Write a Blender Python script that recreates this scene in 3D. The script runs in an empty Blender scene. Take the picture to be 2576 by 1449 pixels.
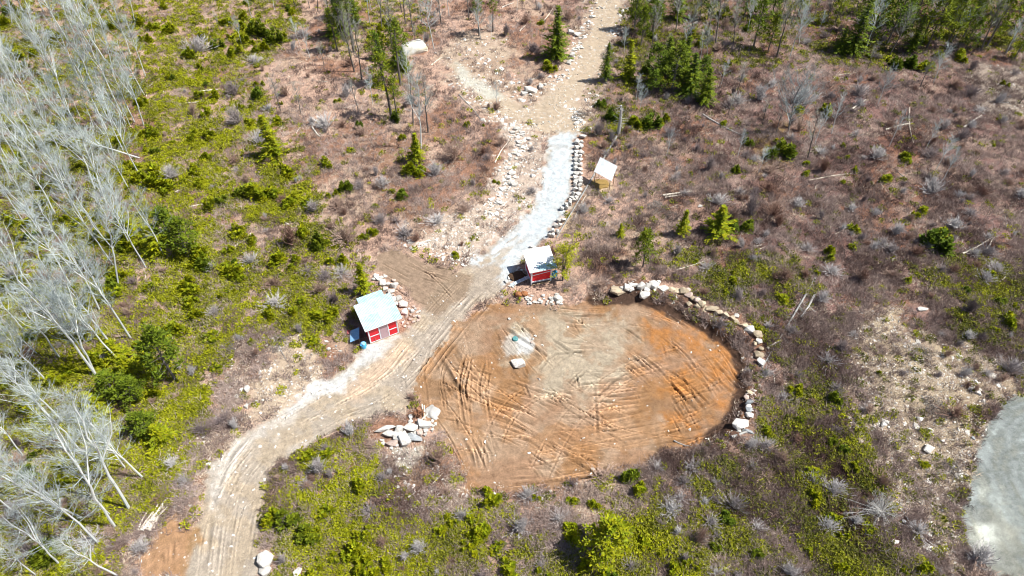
import bpy, bmesh, math, random
import numpy as np
from mathutils import Vector, Matrix, Quaternion, Euler

# ---------------------------------------------------------------- camera, light
sc = bpy.context.scene
TH = math.radians(48.0); CAMH = 54.0; FP = 1717.0        # focal length in units of a 2576-wide picture
cd = bpy.data.cameras.new('camera'); cam = bpy.data.objects.new('camera', cd)
sc.collection.objects.link(cam); sc.camera = cam
cam.location = (0, 0, CAMH); cam.rotation_euler = (math.pi/2 - TH, 0, 0)
cd.sensor_width = 36.0; cd.lens = 36.0*FP/2576.0; cd.clip_start = 0.5; cd.clip_end = 6000

SUN_EL = math.radians(57); SAZ = math.atan2(-0.06, 1.0)    # the sun stands to the right
sdir = Vector((math.cos(SUN_EL)*math.cos(SAZ), math.cos(SUN_EL)*math.sin(SAZ), math.sin(SUN_EL)))
w = bpy.data.worlds.new('World'); sc.world = w; w.use_nodes = True
nt = w.node_tree; bg = nt.nodes['Background']
sky = nt.nodes.new('ShaderNodeTexSky'); sky.sky_type = 'NISHITA'; sky.sun_disc = False
sky.sun_elevation = SUN_EL; sky.sun_rotation = math.pi/2 - SAZ
nt.links.new(sky.outputs[0], bg.inputs[0]); bg.inputs[1].default_value = 0.065
sl = bpy.data.lights.new('sun', 'SUN'); sl.energy = 5.0; sl.angle = math.radians(0.5); sl.color = (1, .965, .90)
so = bpy.data.objects.new('sun', sl); sc.collection.objects.link(so)
so.rotation_euler = sdir.to_track_quat('Z', 'Y').to_euler(); so.location = (60, 10, 80)
vs = sc.view_settings; vs.view_transform = 'Standard'; vs.look = 'None'; vs.gamma = 1; vs.exposure = 0.73
vs.use_curve_mapping = False
sc.cycles.filter_width = 1.0
C = sc.collection
rnd = random.Random(11); rng = np.random.default_rng(5)

# ---------------------------------------------------------------- noise, projection
_LAT = np.random.default_rng(77).random((256, 256))
def vnoise(x, y, s, off=0):
    x = np.asarray(x, float)/s + off*17.31 + 1000; y = np.asarray(y, float)/s + off*9.7 + 1000
    xi = np.floor(x).astype(int); yi = np.floor(y).astype(int); fx = x-xi; fy = y-yi
    fx = fx*fx*(3-2*fx); fy = fy*fy*(3-2*fy)
    a = _LAT[xi & 255, yi & 255]; b = _LAT[(xi+1) & 255, yi & 255]
    c = _LAT[xi & 255, (yi+1) & 255]; d = _LAT[(xi+1) & 255, (yi+1) & 255]
    return (a*(1-fx)+b*fx)*(1-fy) + (c*(1-fx)+d*fx)*fy
def fbm(x, y, s, o=4, off=0):
    r = 0; a = 1; t = 0
    for k in range(o):
        r = r + a*vnoise(x, y, s/(2.03**k), off+k*3); t += a; a *= .55
    return r/t
def ground_at(u, v, z=0.0):
    """where the line of sight through this spot of the photograph meets the level z"""
    x = (u-1288)/FP; y = (724.5-v)/FP
    dy = math.cos(TH)+y*math.sin(TH); dz = -math.sin(TH)+y*math.cos(TH)
    t = (z-CAMH)/dz
    return (t*x, t*dy)
def proj(X, Y, Z=0.0):
    Zc = Z-CAMH; f = Y*math.cos(TH)-Zc*math.sin(TH); up = Y*math.sin(TH)+Zc*math.cos(TH)
    return 1288+FP*X/f, 724.5-FP*up/f
def poly(pts): return np.array([ground_at(*p) for p in pts])
def sdist(P, X, Y):
    """signed distance to a polygon, positive inside"""
    lo = P.min(0)-12; hi = P.max(0)+12
    out = np.full(X.shape, -99.0)
    m = (X > lo[0]) & (X < hi[0]) & (Y > lo[1]) & (Y < hi[1])
    x = X[m]; y = Y[m]; d2 = np.full(x.shape, 1e9); ins = np.zeros(x.shape, bool)
    n = len(P)
    for i in range(n):
        ax, ay = P[i]; bx, by = P[(i+1) % n]
        ex, ey = bx-ax, by-ay; L = ex*ex+ey*ey+1e-9
        t = np.clip(((x-ax)*ex+(y-ay)*ey)/L, 0, 1)
        d2 = np.minimum(d2, (x-ax-t*ex)**2+(y-ay-t*ey)**2)
        if abs(ey) > 1e-9:
            c = ((ay > y) != (by > y)) & (x < ex*(y-ay)/ey+ax); ins ^= c
    d = np.sqrt(d2); out[m] = np.where(ins, d, -d); return out
def sstep(a, b, x):
    t = np.clip((x-a)/(b-a), 0, 1); return t*t*(3-2*t)

# ---------------------------------------------------------------- the ground grid
def axis(lo, hi, d0, d1, dense, mid, out):
    """coordinates: dense between d0,d1, mid spacing to lo,hi, then growing far out"""
    a = list(np.arange(d0, d1, dense)); b = list(np.arange(a[-1]+mid, hi, mid)); c = list(np.arange(d0-mid, lo, -mid))[::-1]
    far = []; s = 2.0; x = b[-1]+s
    while x < out: far.append(x); s *= 1.6; x += s
    near = []; s = 2.0; x = c[0]-s
    while x > -out: near.append(x); s *= 1.6; x -= s
    return np.array(near[::-1]+c+a+b+far)
xs = axis(-98, 98, -27.5, 26.5, .088, .36, 2500)
ys = axis(12, 124, 20, 54, .088, .24, 2500)
GX, GY = np.meshgrid(xs, ys, indexing='ij')
X = GX; Y = GY
print('grid', X.shape, X.size)
n1 = fbm(X, Y, 6.0, 5, 1)-.5; n2 = fbm(X, Y, 1.6, 4, 2)-.5; n3 = fbm(X, Y, .5, 3, 3)-.5; n4 = fbm(X, Y, 16, 3, 4)-.5

def zone(pts, soft=.6, wob=1.2, fine=.5):
    d = sdist(poly(pts), X, Y)
    return sstep(-soft, soft, d + n2*wob*2 + n3*fine*2)
ROAD = [(440,1500),(487,1300),(520,1190),(600,1095),(700,1040),(790,985),(870,915),(935,868),(1003,845),(1040,800),(1075,765),(1100,715),(1190,655),(1260,590),(1310,545),(1365,480),(1372,340),(1442,340),(1447,420),(1432,500),(1392,570),(1352,625),(1310,660),(1290,700),(1265,735),(1200,765),(1130,860),(1080,920),(1040,1000),(1020,1040),(900,1065),(770,1120),(690,1180),(665,1250),(660,1330),(650,1500)]
UP_ROAD = [(1497,-40),(1490,70),(1455,130),(1430,190),(1375,240),(1330,268),(1270,240),(1210,205),(1150,150),(1130,165),(1165,215),(1220,255),(1262,290),(1330,312),(1368,345),(1445,345),(1455,330),(1442,290),(1455,240),(1505,180),(1525,130),(1548,70),(1578,-40)]
PALE = [(1376,342),(1441,342),(1446,410),(1434,485),(1402,560),(1362,602),(1330,640),(1296,668),(1284,700),(1262,737),(1254,715),(1262,672),(1230,650),(1190,660),(1205,640),(1268,588),(1325,540),(1366,470),(1374,400)]
PALE2 = [(735,1025),(790,965),(850,945),(900,895),(930,868),(985,852),(1002,848),(985,872),(950,900),(905,935),(860,985),(800,1003)]
TURN = [(945,640),(985,622),(1060,655),(1140,682),(1190,690),(1180,740),(1100,800),(1060,770),(1010,715),(950,680)]
SPUR = [(735,840),(765,845),(785,880),(815,935),(800,975),(700,1050),(620,1060),(625,1000),(650,940),(690,880)]
PAD = [(1180,775),(1260,748),(1400,775),(1480,745),(1600,745),(1700,775),(1790,825),(1855,865),(1878,920),(1872,990),(1838,1072),(1780,1115),(1680,1130),(1610,1175),(1500,1205),(1400,1225),(1250,1240),(1160,1240),(1140,1140),(1100,1080),(1050,1020),(1050,960),(1085,895),(1135,830)]
LOOP = [(2600,985),(2530,1005),(2485,1060),(2450,1150),(2436,1230),(2412,1290),(2424,1370),(2500,1460),(2700,1460),(2700,985)]
d_pad = sdist(poly(PAD), X, Y)
m_road = zone(ROAD, .35, .5, .3); m_up = zone(UP_ROAD, .5, .8, .4); m_pale = zone(PALE, .7, .8, .8)*(1-.75*zone([(1180,640),(1290,560),(1345,620),(1300,668),(1250,740),(1180,700)], 1.2, 1.5, 1)*sstep(.42, .6, fbm(X*.5+Y*.9, (X-Y)*3, 2.4, 4, 45))); m_pale2 = zone(PALE2, .5, .8, .5)
m_turn = zone(TURN, .4, .5, .3); m_spur = zone(SPUR, .8, 1.2, .6); m_pad = sstep(-.35, .35, d_pad+n2*2.0+n3*1.3)
m_loop = zone(LOOP, .2, .25, .2)
m_rub = zone([(1262,305),(1330,318),(1376,345),(1378,470),(1330,540),(1260,590),(1200,645),(1120,640),(1040,615),(1100,560),(1190,530),(1235,490),(1255,420)], .9, 2.0, 1.0)
m_upr = zone([(1150,90),(1230,70),(1300,120),(1260,190),(1330,240),(1400,180),(1440,90),(1480,-20),(1610,-20),(1560,80),(1530,200),(1470,330),(1445,345),(1360,345),(1230,300),(1130,215),(1110,130)], 1.0, 2.5, 1.0)
m_stone = zone([(2150,800),(2250,785),(2330,830),(2420,850),(2500,930),(2620,950),(2540,1010),(2450,1150),(2420,1290),(2430,1400),(2520,1480),(2420,1480),(2300,1320),(2210,1150),(2150,950)], 1.5, 3.5, 1.4)
m_trp = zone([(2440,195),(2470,165),(2600,170),(2600,310),(2500,292),(2455,262)], .9, 1.6, .8)
m_orbl = zone([(430,1285),(490,1300),(495,1340),(470,1470),(340,1470),(372,1380)], .5, 1.2, .7)
m_tan = (.45+.75*sstep(.40, .58, fbm(X, Y, 1.6, 4, 56)))*zone([(1270,795),(1400,785),(1570,800),(1600,860),(1575,950),(1450,1000),(1370,985),(1340,930),(1300,900)], 1.6, 2.4, 1.0)
m_tan2 = zone([(1100,1050),(1300,1040),(1420,1090),(1400,1160),(1180,1180),(1130,1130)], 1.6, 3.0, 1.0)
m_org = zone([(1640,765),(1790,830),(1862,870),(1870,1000),(1832,1085),(1720,1090),(1690,1000),(1700,900),(1650,830)], 1.6, 3.0, 1.2)
m_well = zone([(1260,850),(1285,832),(1330,832),(1345,860),(1340,880),(1300,885),(1275,890)], .3, .4, .3)
m_wellw = zone([(1300,845),(1330,845),(1342,862),(1330,883),(1308,880)], .3, .2, .3)
m_grav = zone([(985,1130),(1010,1120),(1060,1125),(1050,1170),(1020,1195),(990,1170)], .4, .8, .5)
m_dirt = zone([(930,1120),(1100,1110),(1160,1230),(1250,1240),(1400,1222),(1500,1205),(1480,1245),(1330,1290),(1180,1280),(1090,1330),(1000,1300)], .9, 2.0, 1.0)
m_redd = zone([(1040,1180),(1130,1180),(1160,1270),(1080,1310),(1010,1280)], 1, 2.0, 1.0)
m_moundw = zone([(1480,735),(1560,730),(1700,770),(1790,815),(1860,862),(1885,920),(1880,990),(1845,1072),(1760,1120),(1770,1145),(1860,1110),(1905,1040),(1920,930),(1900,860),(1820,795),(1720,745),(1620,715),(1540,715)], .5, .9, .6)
m_moss = zone([(1895,330),(1975,310),(1990,360),(1985,420),(1910,425)], .8, 2.0, 1.0)
m_hay = zone([(1492,452),(1530,458),(1525,482),(1480,500),(1440,590),(1405,620),(1418,560),(1460,500),(1478,470)], .5, 1.2, .8)
m_edge = zone([(540,850),(640,830),(740,840),(690,880),(640,960),(620,1040),(600,1100),(500,1200),(470,1290),(360,1330),(400,1200),(470,1080),(560,1010),(540,930)], .9, 2.2, 1.0)

GREEN = [   # vertices, density
 ([(-80,-40),(365,-40),(372,650),(350,950),(330,1300),(280,1500),(-80,1500)], .9),
 ([(340,-40),(760,-40),(745,85),(690,125),(650,200),(662,290),(700,350),(745,430),(785,505),(700,535),(620,520),(550,545),(525,640),(505,760),(545,850),(500,950),(470,1050),(430,1150),(415,1250),(330,1310)], .95),
 ([(560,560),(640,640),(780,585),(885,615),(872,680),(770,720),(860,790),(790,875),(640,830),(530,820)], .62),
 ([(668,1245),(760,1130),(850,1110),(940,1130),(980,1230),(1000,1320),(1150,1270),(1300,1335),(1480,1370),(1560,1290),(1760,1250),(1800,1190),(1900,1100),(1950,1000),(2060,930),(2150,1000),(2180,1150),(2250,1300),(2380,1480),(690,1500)], .66),
 ([(1700,640),(1850,650),(1970,630),(2030,760),(1990,840),(2100,940),(2050,1010),(1950,900),(1850,780),(1760,720)], .55),
 ([(2330,640),(2450,650),(2600,700),(2600,890),(2480,860),(2400,800),(2330,720)], .65),
 ([(1570,-40),(2620,-40),(2620,165),(2400,130),(2200,165),(2000,140),(1780,200),(1680,270),(1640,330),(1480,335),(1500,200),(1560,90)], .75),
 ([(800,-40),(1060,-40),(1060,80),(1020,200),(990,280),(960,240),(930,140),(850,120)], .5),
 ([(2350,-40),(2620,-40),(2620,150),(2440,130)], .5),
]
green = np.zeros(X.shape)
for pts, den in GREEN:
    green = np.maximum(green, den*sstep(-2.2, 2.2, sdist(poly(pts), X, Y)+n1*7+n2*3))
bare = np.clip(m_road+m_up+m_pale+m_pale2+m_turn+m_pad+m_loop+m_orbl+m_well+m_spur*.8+m_grav*.8+m_rub*.55+m_upr*.5, 0, 1)
# planting furrows running down to the right in the lower right corner
ang = math.atan2(-1.0, .93); fu = X*math.sin(ang)-Y*math.cos(ang)
ftri = np.cos(2*math.pi*(fu+n1*1.2)/4.3)
m_fur = sstep(-2, 3, sdist(poly([(1780,1130),(1960,1060),(2150,1150),(2260,1300),(2400,1500),(1700,1500),(1560,1380),(1650,1230)]), X, Y))
green = green*(1-m_fur*.75*sstep(.15, .8, ftri))
patch = sstep(.44, .60, fbm(X, Y, 2.6, 5, 21))
pf = .12+.16*sstep(-12, -22, X)
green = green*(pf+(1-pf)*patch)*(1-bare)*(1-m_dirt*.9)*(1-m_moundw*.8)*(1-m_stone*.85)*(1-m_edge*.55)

def lerp(col, c, m):
    return col*(1-m[..., None]) + np.array(c)*m[..., None]
side = sstep(8, 34, X + n4*16 + (Y-50)*.12)             # the ground right of the track is darker heath
col = np.ones(X.shape+(3,))*np.array([.40, .275, .215])
col = lerp(col, (.185, .112, .100), side)
col = lerp(col, (.36, .27, .20), sstep(.50, .64, fbm(X, Y, 4, 4, 31))*.65*(1-side*.6))
col = lerp(col, (.20, .095, .055), sstep(.50, .64, fbm(X, Y, 5, 4, 32))*.72)
col = lerp(col, (.14, .13, .035), np.clip(green*.85, 0, 1)*.8)
col = lerp(col, (.115, .085, .038), np.clip(green, 0, 1)*sstep(.5, .6, fbm(X, Y, 1.2, 3, 33))*.7)
col = lerp(col, (.105, .062, .055), side*sstep(.52, .63, fbm(X, Y, 3.5, 5, 34))*.75)
col = lerp(col, (.27, .20, .17), side*sstep(.56, .66, fbm(X, Y, 4.5, 5, 35))*.7)
col = lerp(col, (.34, .285, .215), m_upr*.55)
col = lerp(col, (.40, .34, .285), m_rub*.75)
col = lerp(col, (.33, .27, .19), m_stone*(.92+.3*n2))
col = lerp(col, (.30, .26, .22), m_trp*.8)
col = lerp(col, (.25, .19, .155), m_edge*.7)
col = lerp(col, (.26, .20, .14), m_moss*.2); col = lerp(col, (.22, .15, .025), m_moss*.55)
col = lerp(col, (.42, .34, .21), m_hay*.6)
col = lerp(col, (.22, .14, .095), m_dirt*.8); col = lerp(col, (.125, .075, .06), m_redd*.85)
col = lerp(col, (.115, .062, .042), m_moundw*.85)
col = lerp(col, (.40, .33, .245), m_spur*.85)
col = lerp(col, (.30, .28, .235), m_grav*.85)
col = lerp(col, (.335, .27, .195), m_up*.85)
col = lerp(col, (.37, .37, .325), zone([(1150,160),(1180,185),(1235,215),(1262,240),(1225,248),(1180,228),(1150,200)], .8, 1.0, .6)*.8)
road_c = np.ones(X.shape+(3,))*np.array([.31, .255, .19])
rv = fbm(X*1.0+Y*.6, Y-X*.3, 2.2, 4, 41)
road_c = lerp(road_c, (.285, .25, .21), sstep(.45, .6, rv)*.7)
m_rgrey = zone([(1035,1040),(1000,960),(1060,860),(1130,760),(1220,660),(1290,700),(1265,735),(1200,765),(1130,860),(1080,920),(1040,1000)], 1.0, 1.2, .6)
road_c = lerp(road_c, (.27, .23, .19), m_rgrey*.8)
m_rpk = zone([(860,985),(950,910),(1010,860),(1040,880),(960,960),(900,1010)], .8, 1.0, .5)
road_c = lerp(road_c, (.42, .31, .22), m_rpk*.7)
road_c = lerp(road_c, (.43, .41, .38), zone([(560,1140),(660,1060),(760,1020),(720,1060),(640,1120),(570,1220),(530,1300),(520,1240)], .8, 1.6, .8)*.6)
road_c = lerp(road_c, (.42, .40, .37), zone([(690,1165),(750,1120),(790,1105),(745,1140),(700,1180)], .5, .8, .5)*.5)
col = col*(1-m_road[..., None])+road_c*m_road[..., None]
col = lerp(col, (.205, .15, .105), m_turn*.9)
pad_c = np.ones(X.shape+(3,))*np.array([.235, .145, .09])
pv = fbm(X, Y, 5, 4, 51)
pad_c = lerp(pad_c, (.27, .195, .135), sstep(.46, .62, pv)*.8)
pad_c = lerp(pad_c, (.18, .10, .048), sstep(.50, .66, fbm(X, Y, 3.4, 4, 52))*.7)
pad_c = lerp(pad_c, (.30, .255, .19), np.clip(m_tan*.85, 0, .92))
pad_c = lerp(pad_c, (.285, .205, .14), m_tan2*.5)
pad_c = lerp(pad_c, (.30, .13, .04), np.clip(m_org*(.52+1.2*n1+2.0*n2+.9*n3), 0, .9))
pad_c = lerp(pad_c, (.27, .13, .045), sstep(.50, .62, fbm(X, Y, 2.6, 4, 53))*.35*(1-m_tan*.7))
pad_c = lerp(pad_c, (.20, .115, .06), sstep(1.6, .2, d_pad)*.35)
col = col*(1-m_pad[..., None])+pad_c*m_pad[..., None]
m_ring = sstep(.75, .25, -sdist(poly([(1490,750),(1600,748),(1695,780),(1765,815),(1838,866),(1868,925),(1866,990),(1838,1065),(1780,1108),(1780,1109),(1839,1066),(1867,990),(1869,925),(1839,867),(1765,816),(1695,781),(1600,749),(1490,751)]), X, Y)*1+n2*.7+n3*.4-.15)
col = lerp(col, (.045, .027, .02), m_ring*.93); col = lerp(col, (.11, .062, .048), m_redd*.75)  # near-black ring: the boulder wall's shade painted over its dark soil
col = lerp(col, (.405, .45, .475), m_pale*(.86+.45*n2+.3*n3))
col = lerp(col, (.45, .46, .455), m_pale2*.8)
col = lerp(col, (.30, .28, .25), m_well*.75); col = lerp(col, (.42, .42, .41), m_wellw*.85)
col = lerp(col, (.235, .125, .045), m_orbl*(.7+.6*n1))
loop_c = np.ones(X.shape+(3,))*np.array([.145, .16, .152])
cx, cy = ground_at(2800, 1270); rr = np.hypot(X-cx, (Y-cy)*.9)
sw = fbm(rr*3+n1*4, np.arctan2(Y-cy, X-cx)*5, 1.3, 4, 61)
loop_c = lerp(loop_c, (.215, .238, .235), sstep(.5, .68, sw)*.7)
loop_c = lerp(loop_c, (.17, .175, .15), sstep(.48, .34, sw)*.6)
loop_c = lerp(loop_c, (.20, .20, .165), zone([(2430,1300),(2500,1290),(2560,1330),(2560,1480),(2500,1470),(2420,1380)], 1.0, 2, .8)*.5)
col = col*(1-m_loop[..., None])+loop_c*m_loop[..., None]

# relief
Zg = (fbm(X, Y, 14, 3, 71)-.5)*.9 + (n2*.16 + n3*.05)*(1-np.clip(m_road+m_pale+m_loop+m_pad, 0, 1)*.9)
far = sstep(160, 420, np.hypot(X, Y-50)); Zg = Zg + far*(fbm(X, Y, 260, 3, 72)-.35)*40
Zg = Zg*(1-.5*m_pad) - .40*sstep(-.9, .9, d_pad) - .05*m_road
Zg = Zg + m_fur*(-.16*ftri)*(1-bare)
Zg = Zg + m_moundw*(.18+n2*.5+n3*.4) + m_rub*.25*(n2+n3) + m_stone*(n2*.35+n3*.2)
Z0 = Zg.copy()
# vehicle tracks: (points, number of parallel passes, spread, depth)
def stroke(pts, half, depth, lug=.0, dark=.0, lite=.0):
    global Zg, col
    P = np.array([ground_at(*p) for p in pts])
    # smooth the polyline
    for _ in range(3):
        Q = [P[0]]
        for i in range(len(P)-1): Q += [P[i]*.75+P[i+1]*.25, P[i]*.25+P[i+1]*.75]
        Q.append(P[-1]); P = np.array(Q)
    i0 = np.searchsorted(xs, P[:, 0].min()-.8); i1 = np.searchsorted(xs, P[:, 0].max()+.8)
    j0 = np.searchsorted(ys, P[:, 1].min()-.8); j1 = np.searchsorted(ys, P[:, 1].max()+.8)
    if i1-i0 < 2 or j1-j0 < 2: return
    x = X[i0:i1, j0:j1]; y = Y[i0:i1, j0:j1]
    best = np.full(x.shape, 1e9); arc = np.zeros(x.shape); s = 0
    for k in range(len(P)-1):
        ex, ey = P[k+1]-P[k]; L = math.hypot(ex, ey)+1e-9
        t = np.clip(((x-P[k, 0])*ex+(y-P[k, 1])*ey)/(L*L), 0, 1)
        d = np.hypot(x-P[k, 0]-t*ex, y-P[k, 1]-t*ey)
        mm = d < best; best = np.where(mm, d, best); arc = np.where(mm, s+t*L, arc); s += L
    fade = sstep(0, 1.2, arc)*sstep(0, 1.2, s-arc)*np.clip(vnoise(x, y, 1.9, 5)*2.6-.55, 0, 1.5)
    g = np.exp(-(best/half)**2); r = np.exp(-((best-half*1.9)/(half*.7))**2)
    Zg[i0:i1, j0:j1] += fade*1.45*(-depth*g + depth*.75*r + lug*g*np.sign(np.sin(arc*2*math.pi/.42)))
    if dark: col[i0:i1, j0:j1] *= (1-dark*fade*g)[..., None]  # groove colour darkened: moist soil with rut shade painted in
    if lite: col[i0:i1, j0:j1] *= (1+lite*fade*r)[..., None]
tr = random.Random(4)
def paired(pts, half=.12, depth=.04):
    for off in (-.85, .85):
        P = [np.array(ground_at(*p)) for p in pts]; out = []; depth = depth*.9
        for i, p in enumerate(P):
            d = P[min(i+1, len(P)-1)]-P[max(i-1, 0)]; d = d/(np.hypot(*d)+1e-9); w_ = p+np.array([-d[1], d[0]])*off
            out.append(proj(w_[0], w_[1]))
        for o2 in (-1.6, 0, 1.6):
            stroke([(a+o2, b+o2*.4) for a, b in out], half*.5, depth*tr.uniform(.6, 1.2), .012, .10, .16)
def family(pts, n, du, dv, half=.13, depth=.05, cut=.5, lug=0, dark=.16, lite=.12):
    for k in range(n):
        a = (k/(max(1, n-1))-.5)+tr.uniform(-.16, .16) if n > 1 else 0
        ou, ov = a*du+tr.uniform(-5, 5), a*dv+tr.uniform(-5, 5)
        t0 = tr.uniform(0, cut)*.7; t1 = 1-tr.uniform(0, cut)*.7
        m = len(pts)-1; out = []
        for q in range(9):
            t = (t0+(t1-t0)*q/8)*m; i = min(int(t), m-1); f = t-i
            out.append((pts[i][0]*(1-f)+pts[i+1][0]*f+ou+tr.uniform(-1.5, 1.5), pts[i][1]*(1-f)+pts[i+1][1]*f+ov+tr.uniform(-1.5, 1.5)))
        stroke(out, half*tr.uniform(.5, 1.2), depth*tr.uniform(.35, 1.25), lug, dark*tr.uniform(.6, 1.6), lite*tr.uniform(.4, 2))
for pts in ([(1130,870),(1200,960),(1330,1050),(1470,1130),(1600,1150)],[(1110,930),(1230,1000),(1400,1020),(1600,1000),(1800,930)],[(1300,800),(1480,790),(1650,800),(1790,870),(1840,960)],[(1190,1200),(1350,1190),(1520,1150),(1700,1110),(1820,1050)],[(1260,780),(1330,880),(1420,980),(1560,1060),(1750,1080)],[(1180,800),(1210,900),(1200,1040),(1230,1180)],[(1420,800),(1560,880),(1680,980),(1740,1090)],[(1350,1200),(1420,1060),(1560,930),(1760,880)],[(1240,1170),(1240,1080),(1320,980),(1500,940),(1700,960)],[(1140,1100),(1300,1120),(1500,1090),(1700,1040),(1850,960)],[(1080,990),(1160,1090),(1210,1210)],
 [(1260,680),(1150,790),(1060,900),(960,990),(800,1060),(650,1160),(570,1300),(550,1480)],[(1230,670),(1120,770),(1020,890),(900,970),(740,1060),(620,1170),(540,1300),(520,1480)],[(970,650),(1070,700),(1130,770)],[(1000,640),(1120,690),(1200,700)]):
    paired(pts, depth=.016 if pts[-1][1] == 1480 else .04)
family([(1100,960),(1250,1000),(1420,1060),(1600,1080),(1800,1040)], 10, 60, 160, half=.10, depth=.06)
family([(1480,760),(1600,830),(1720,930),(1800,1060)], 12, 160, -90, half=.10, depth=.06)
family([(1180,840),(1150,960),(1170,1080)], 9, 150, 40, half=.10, depth=.06)
family([(1250,1000),(1380,1060),(1520,1150)], 10, 190, -110, half=.10, depth=.06)
family([(1135,850),(1180,930),(1260,1010)], 12, 150, -120)
family([(1180,790),(1260,800),(1340,850),(1400,900)], 9, 60, 120, depth=.045)
family([(1060,980),(1180,985),(1330,1040),(1450,1120),(1560,1180)], 13, 90, -150, depth=.05)
family([(1130,1060),(1170,1140),(1190,1220)], 11, 210, -20, depth=.05)
family([(1230,1080),(1330,1110),(1400,1180)], 8, 130, -40, depth=.06)
family([(1180,1190),(1330,1178),(1480,1165),(1600,1150)], 8, 20, 60, depth=.06)
family([(1330,1020),(1480,1030),(1640,1010),(1800,960)], 12, 60, 130, depth=.05)
family([(1400,960),(1560,960),(1700,930),(1830,900)], 10, 60, 110, depth=.04)
family([(1290,775),(1450,795),(1600,790),(1720,830)], 8, 40, 70, depth=.05)
family([(1600,790),(1720,860),(1800,950),(1860,1010)], 16, 180, -110, depth=.055)
family([(1640,900),(1740,960),(1830,1050)], 12, 190, -60, depth=.05)
family([(1560,1110),(1700,1090),(1830,1060)], 8, 30, 80, depth=.05)
family([(1350,830),(1450,900),(1560,920)], 8, 80, 90, depth=.03)
family([(1370,870),(1480,860),(1600,880)], 7, 40, 120, depth=.03)
family([(1380,980),(1440,920),(1500,880)], 5, 160, 60, depth=.03)
family([(1470,960),(1475,1050),(1480,1120)], 2, 42, 0, depth=.03, lite=.2)
family([(1230,1150),(1310,1145),(1390,1160)], 6, 30, 60, depth=.06)
family([(960,640),(1060,690),(1160,720)], 9, -60, 90, half=.11, depth=.05)
family([(955,650),(1050,710),(1130,740)], 12, -50, 90, half=.08, depth=.07, cut=.8, dark=.3)
family([(1000,640),(1080,680),(1180,700)], 8, -30, 50, half=.08, depth=.06, cut=.8, dark=.3)
family([(1230,690),(1130,790),(1040,900),(960,980)], 12, 90, 40, half=.08, depth=.035, cut=.9, dark=.18)
family([(860,1020),(700,1100),(600,1230),(560,1449)], 12, 120, 60, half=.09, depth=.014, cut=.9, dark=.15)
family([(1010,690),(1060,740),(1100,780)], 6, 100, -40, half=.1, depth=.04)
family([(1260,660),(1160,760),(1080,860),(1010,960),(900,1040)], 11, 80, 55, half=.12, depth=.035, cut=.7)
family([(1020,1040),(960,1040),(860,1070),(760,1120)], 6, 20, 50, half=.12, depth=.04)
family([(900,1030),(740,1070),(640,1160),(590,1290),(575,1449)], 8, 130, 40, half=.16, depth=.012, cut=.6, dark=.10, lite=.08)
family([(1035,930),(1050,1000),(1045,1050)], 4, 30, 0, half=.1, depth=.05)
family([(430,1330),(425,1449)], 6, 70, 0, half=.15, depth=.06)
family([(1370,700),(1340,760)], 1, 0, 0)
family([(2470,1130),(2490,1230),(2460,1330),(2520,1440)], 5, 80, 10, half=.35, depth=.03, cut=.3, dark=-.12, lite=.12)
family([(2560,1050),(2520,1150),(2500,1260),(2540,1400)], 6, 90, 10, half=.3, depth=.03, cut=.3, dark=-.14, lite=.1)
for k in range(240):                                       # short criss-cross bucket scratches on the pad
    u = tr.uniform(1070, 1860); v = tr.uniform(780, 1215)
    i = np.searchsorted(xs, ground_at(u, v)[0]); j = np.searchsorted(ys, ground_at(u, v)[1])
    if d_pad[min(i, len(xs)-1), min(j, len(ys)-1)] < 1: continue
    a = tr.choice([.9, 1.1, .5, -.15, .15, 1.25, .8])+tr.uniform(-.25, .25); L = tr.uniform(12, 60)
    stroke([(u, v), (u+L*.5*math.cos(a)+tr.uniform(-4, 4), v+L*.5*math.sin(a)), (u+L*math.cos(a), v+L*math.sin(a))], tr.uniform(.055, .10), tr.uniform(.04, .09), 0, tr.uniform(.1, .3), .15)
Zg = Zg+(Z0-Zg)*np.clip(m_well*1.2+m_grav, 0, 1)
Zg += (fbm(X, Y, .34, 2, 81)-.5)*.06*np.clip(m_pad*1.2+m_turn+m_spur*.5+m_orbl+m_dirt*.6, 0, 1)
stony = np.clip(m_rub*.9+m_upr*.5+m_stone*.75+m_up*.7+m_trp*.5+m_spur*.4+m_grav*.5+m_orbl*.03+m_edge*.35+m_dirt*.3+m_moundw*.25+m_pad*.01+m_road*.04, 0, 1)*(1-m_pale)*(1-m_loop)
def band(line, w_, wob=.6):
    return sstep(w_, w_*.3, -sdist(poly(line+[(a+.5, b+.5) for a, b in line[::-1]]), X, Y)+n2*wob*2+n3*wob)
m_bank = np.maximum.reduce([band([(1283,318),(1305,345),(1308,370),(1290,400),(1278,440),(1280,465),(1255,500),(1232,528)], 1.5), band([(1508,0),(1490,50),(1462,90),(1445,140),(1425,180),(1385,212),(1340,236)], 1.1), band([(1560,20),(1545,80),(1535,130)], .9, 1), band([(1437,275),(1460,310),(1448,335)], 1.2), band([(1020,610),(1070,630),(1130,650),(1170,655)], .9, .8), band([(1150,110),(1200,130),(1290,205)], 1.3, 1.5), band([(1150,215),(1200,250),(1262,300)], .8, .8)])*(1-m_pale)*(1-m_up*.7)
litter = np.clip(1-bare-m_stone*.4-m_dirt*.2-m_moundw*.3, 0, 1)

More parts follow.
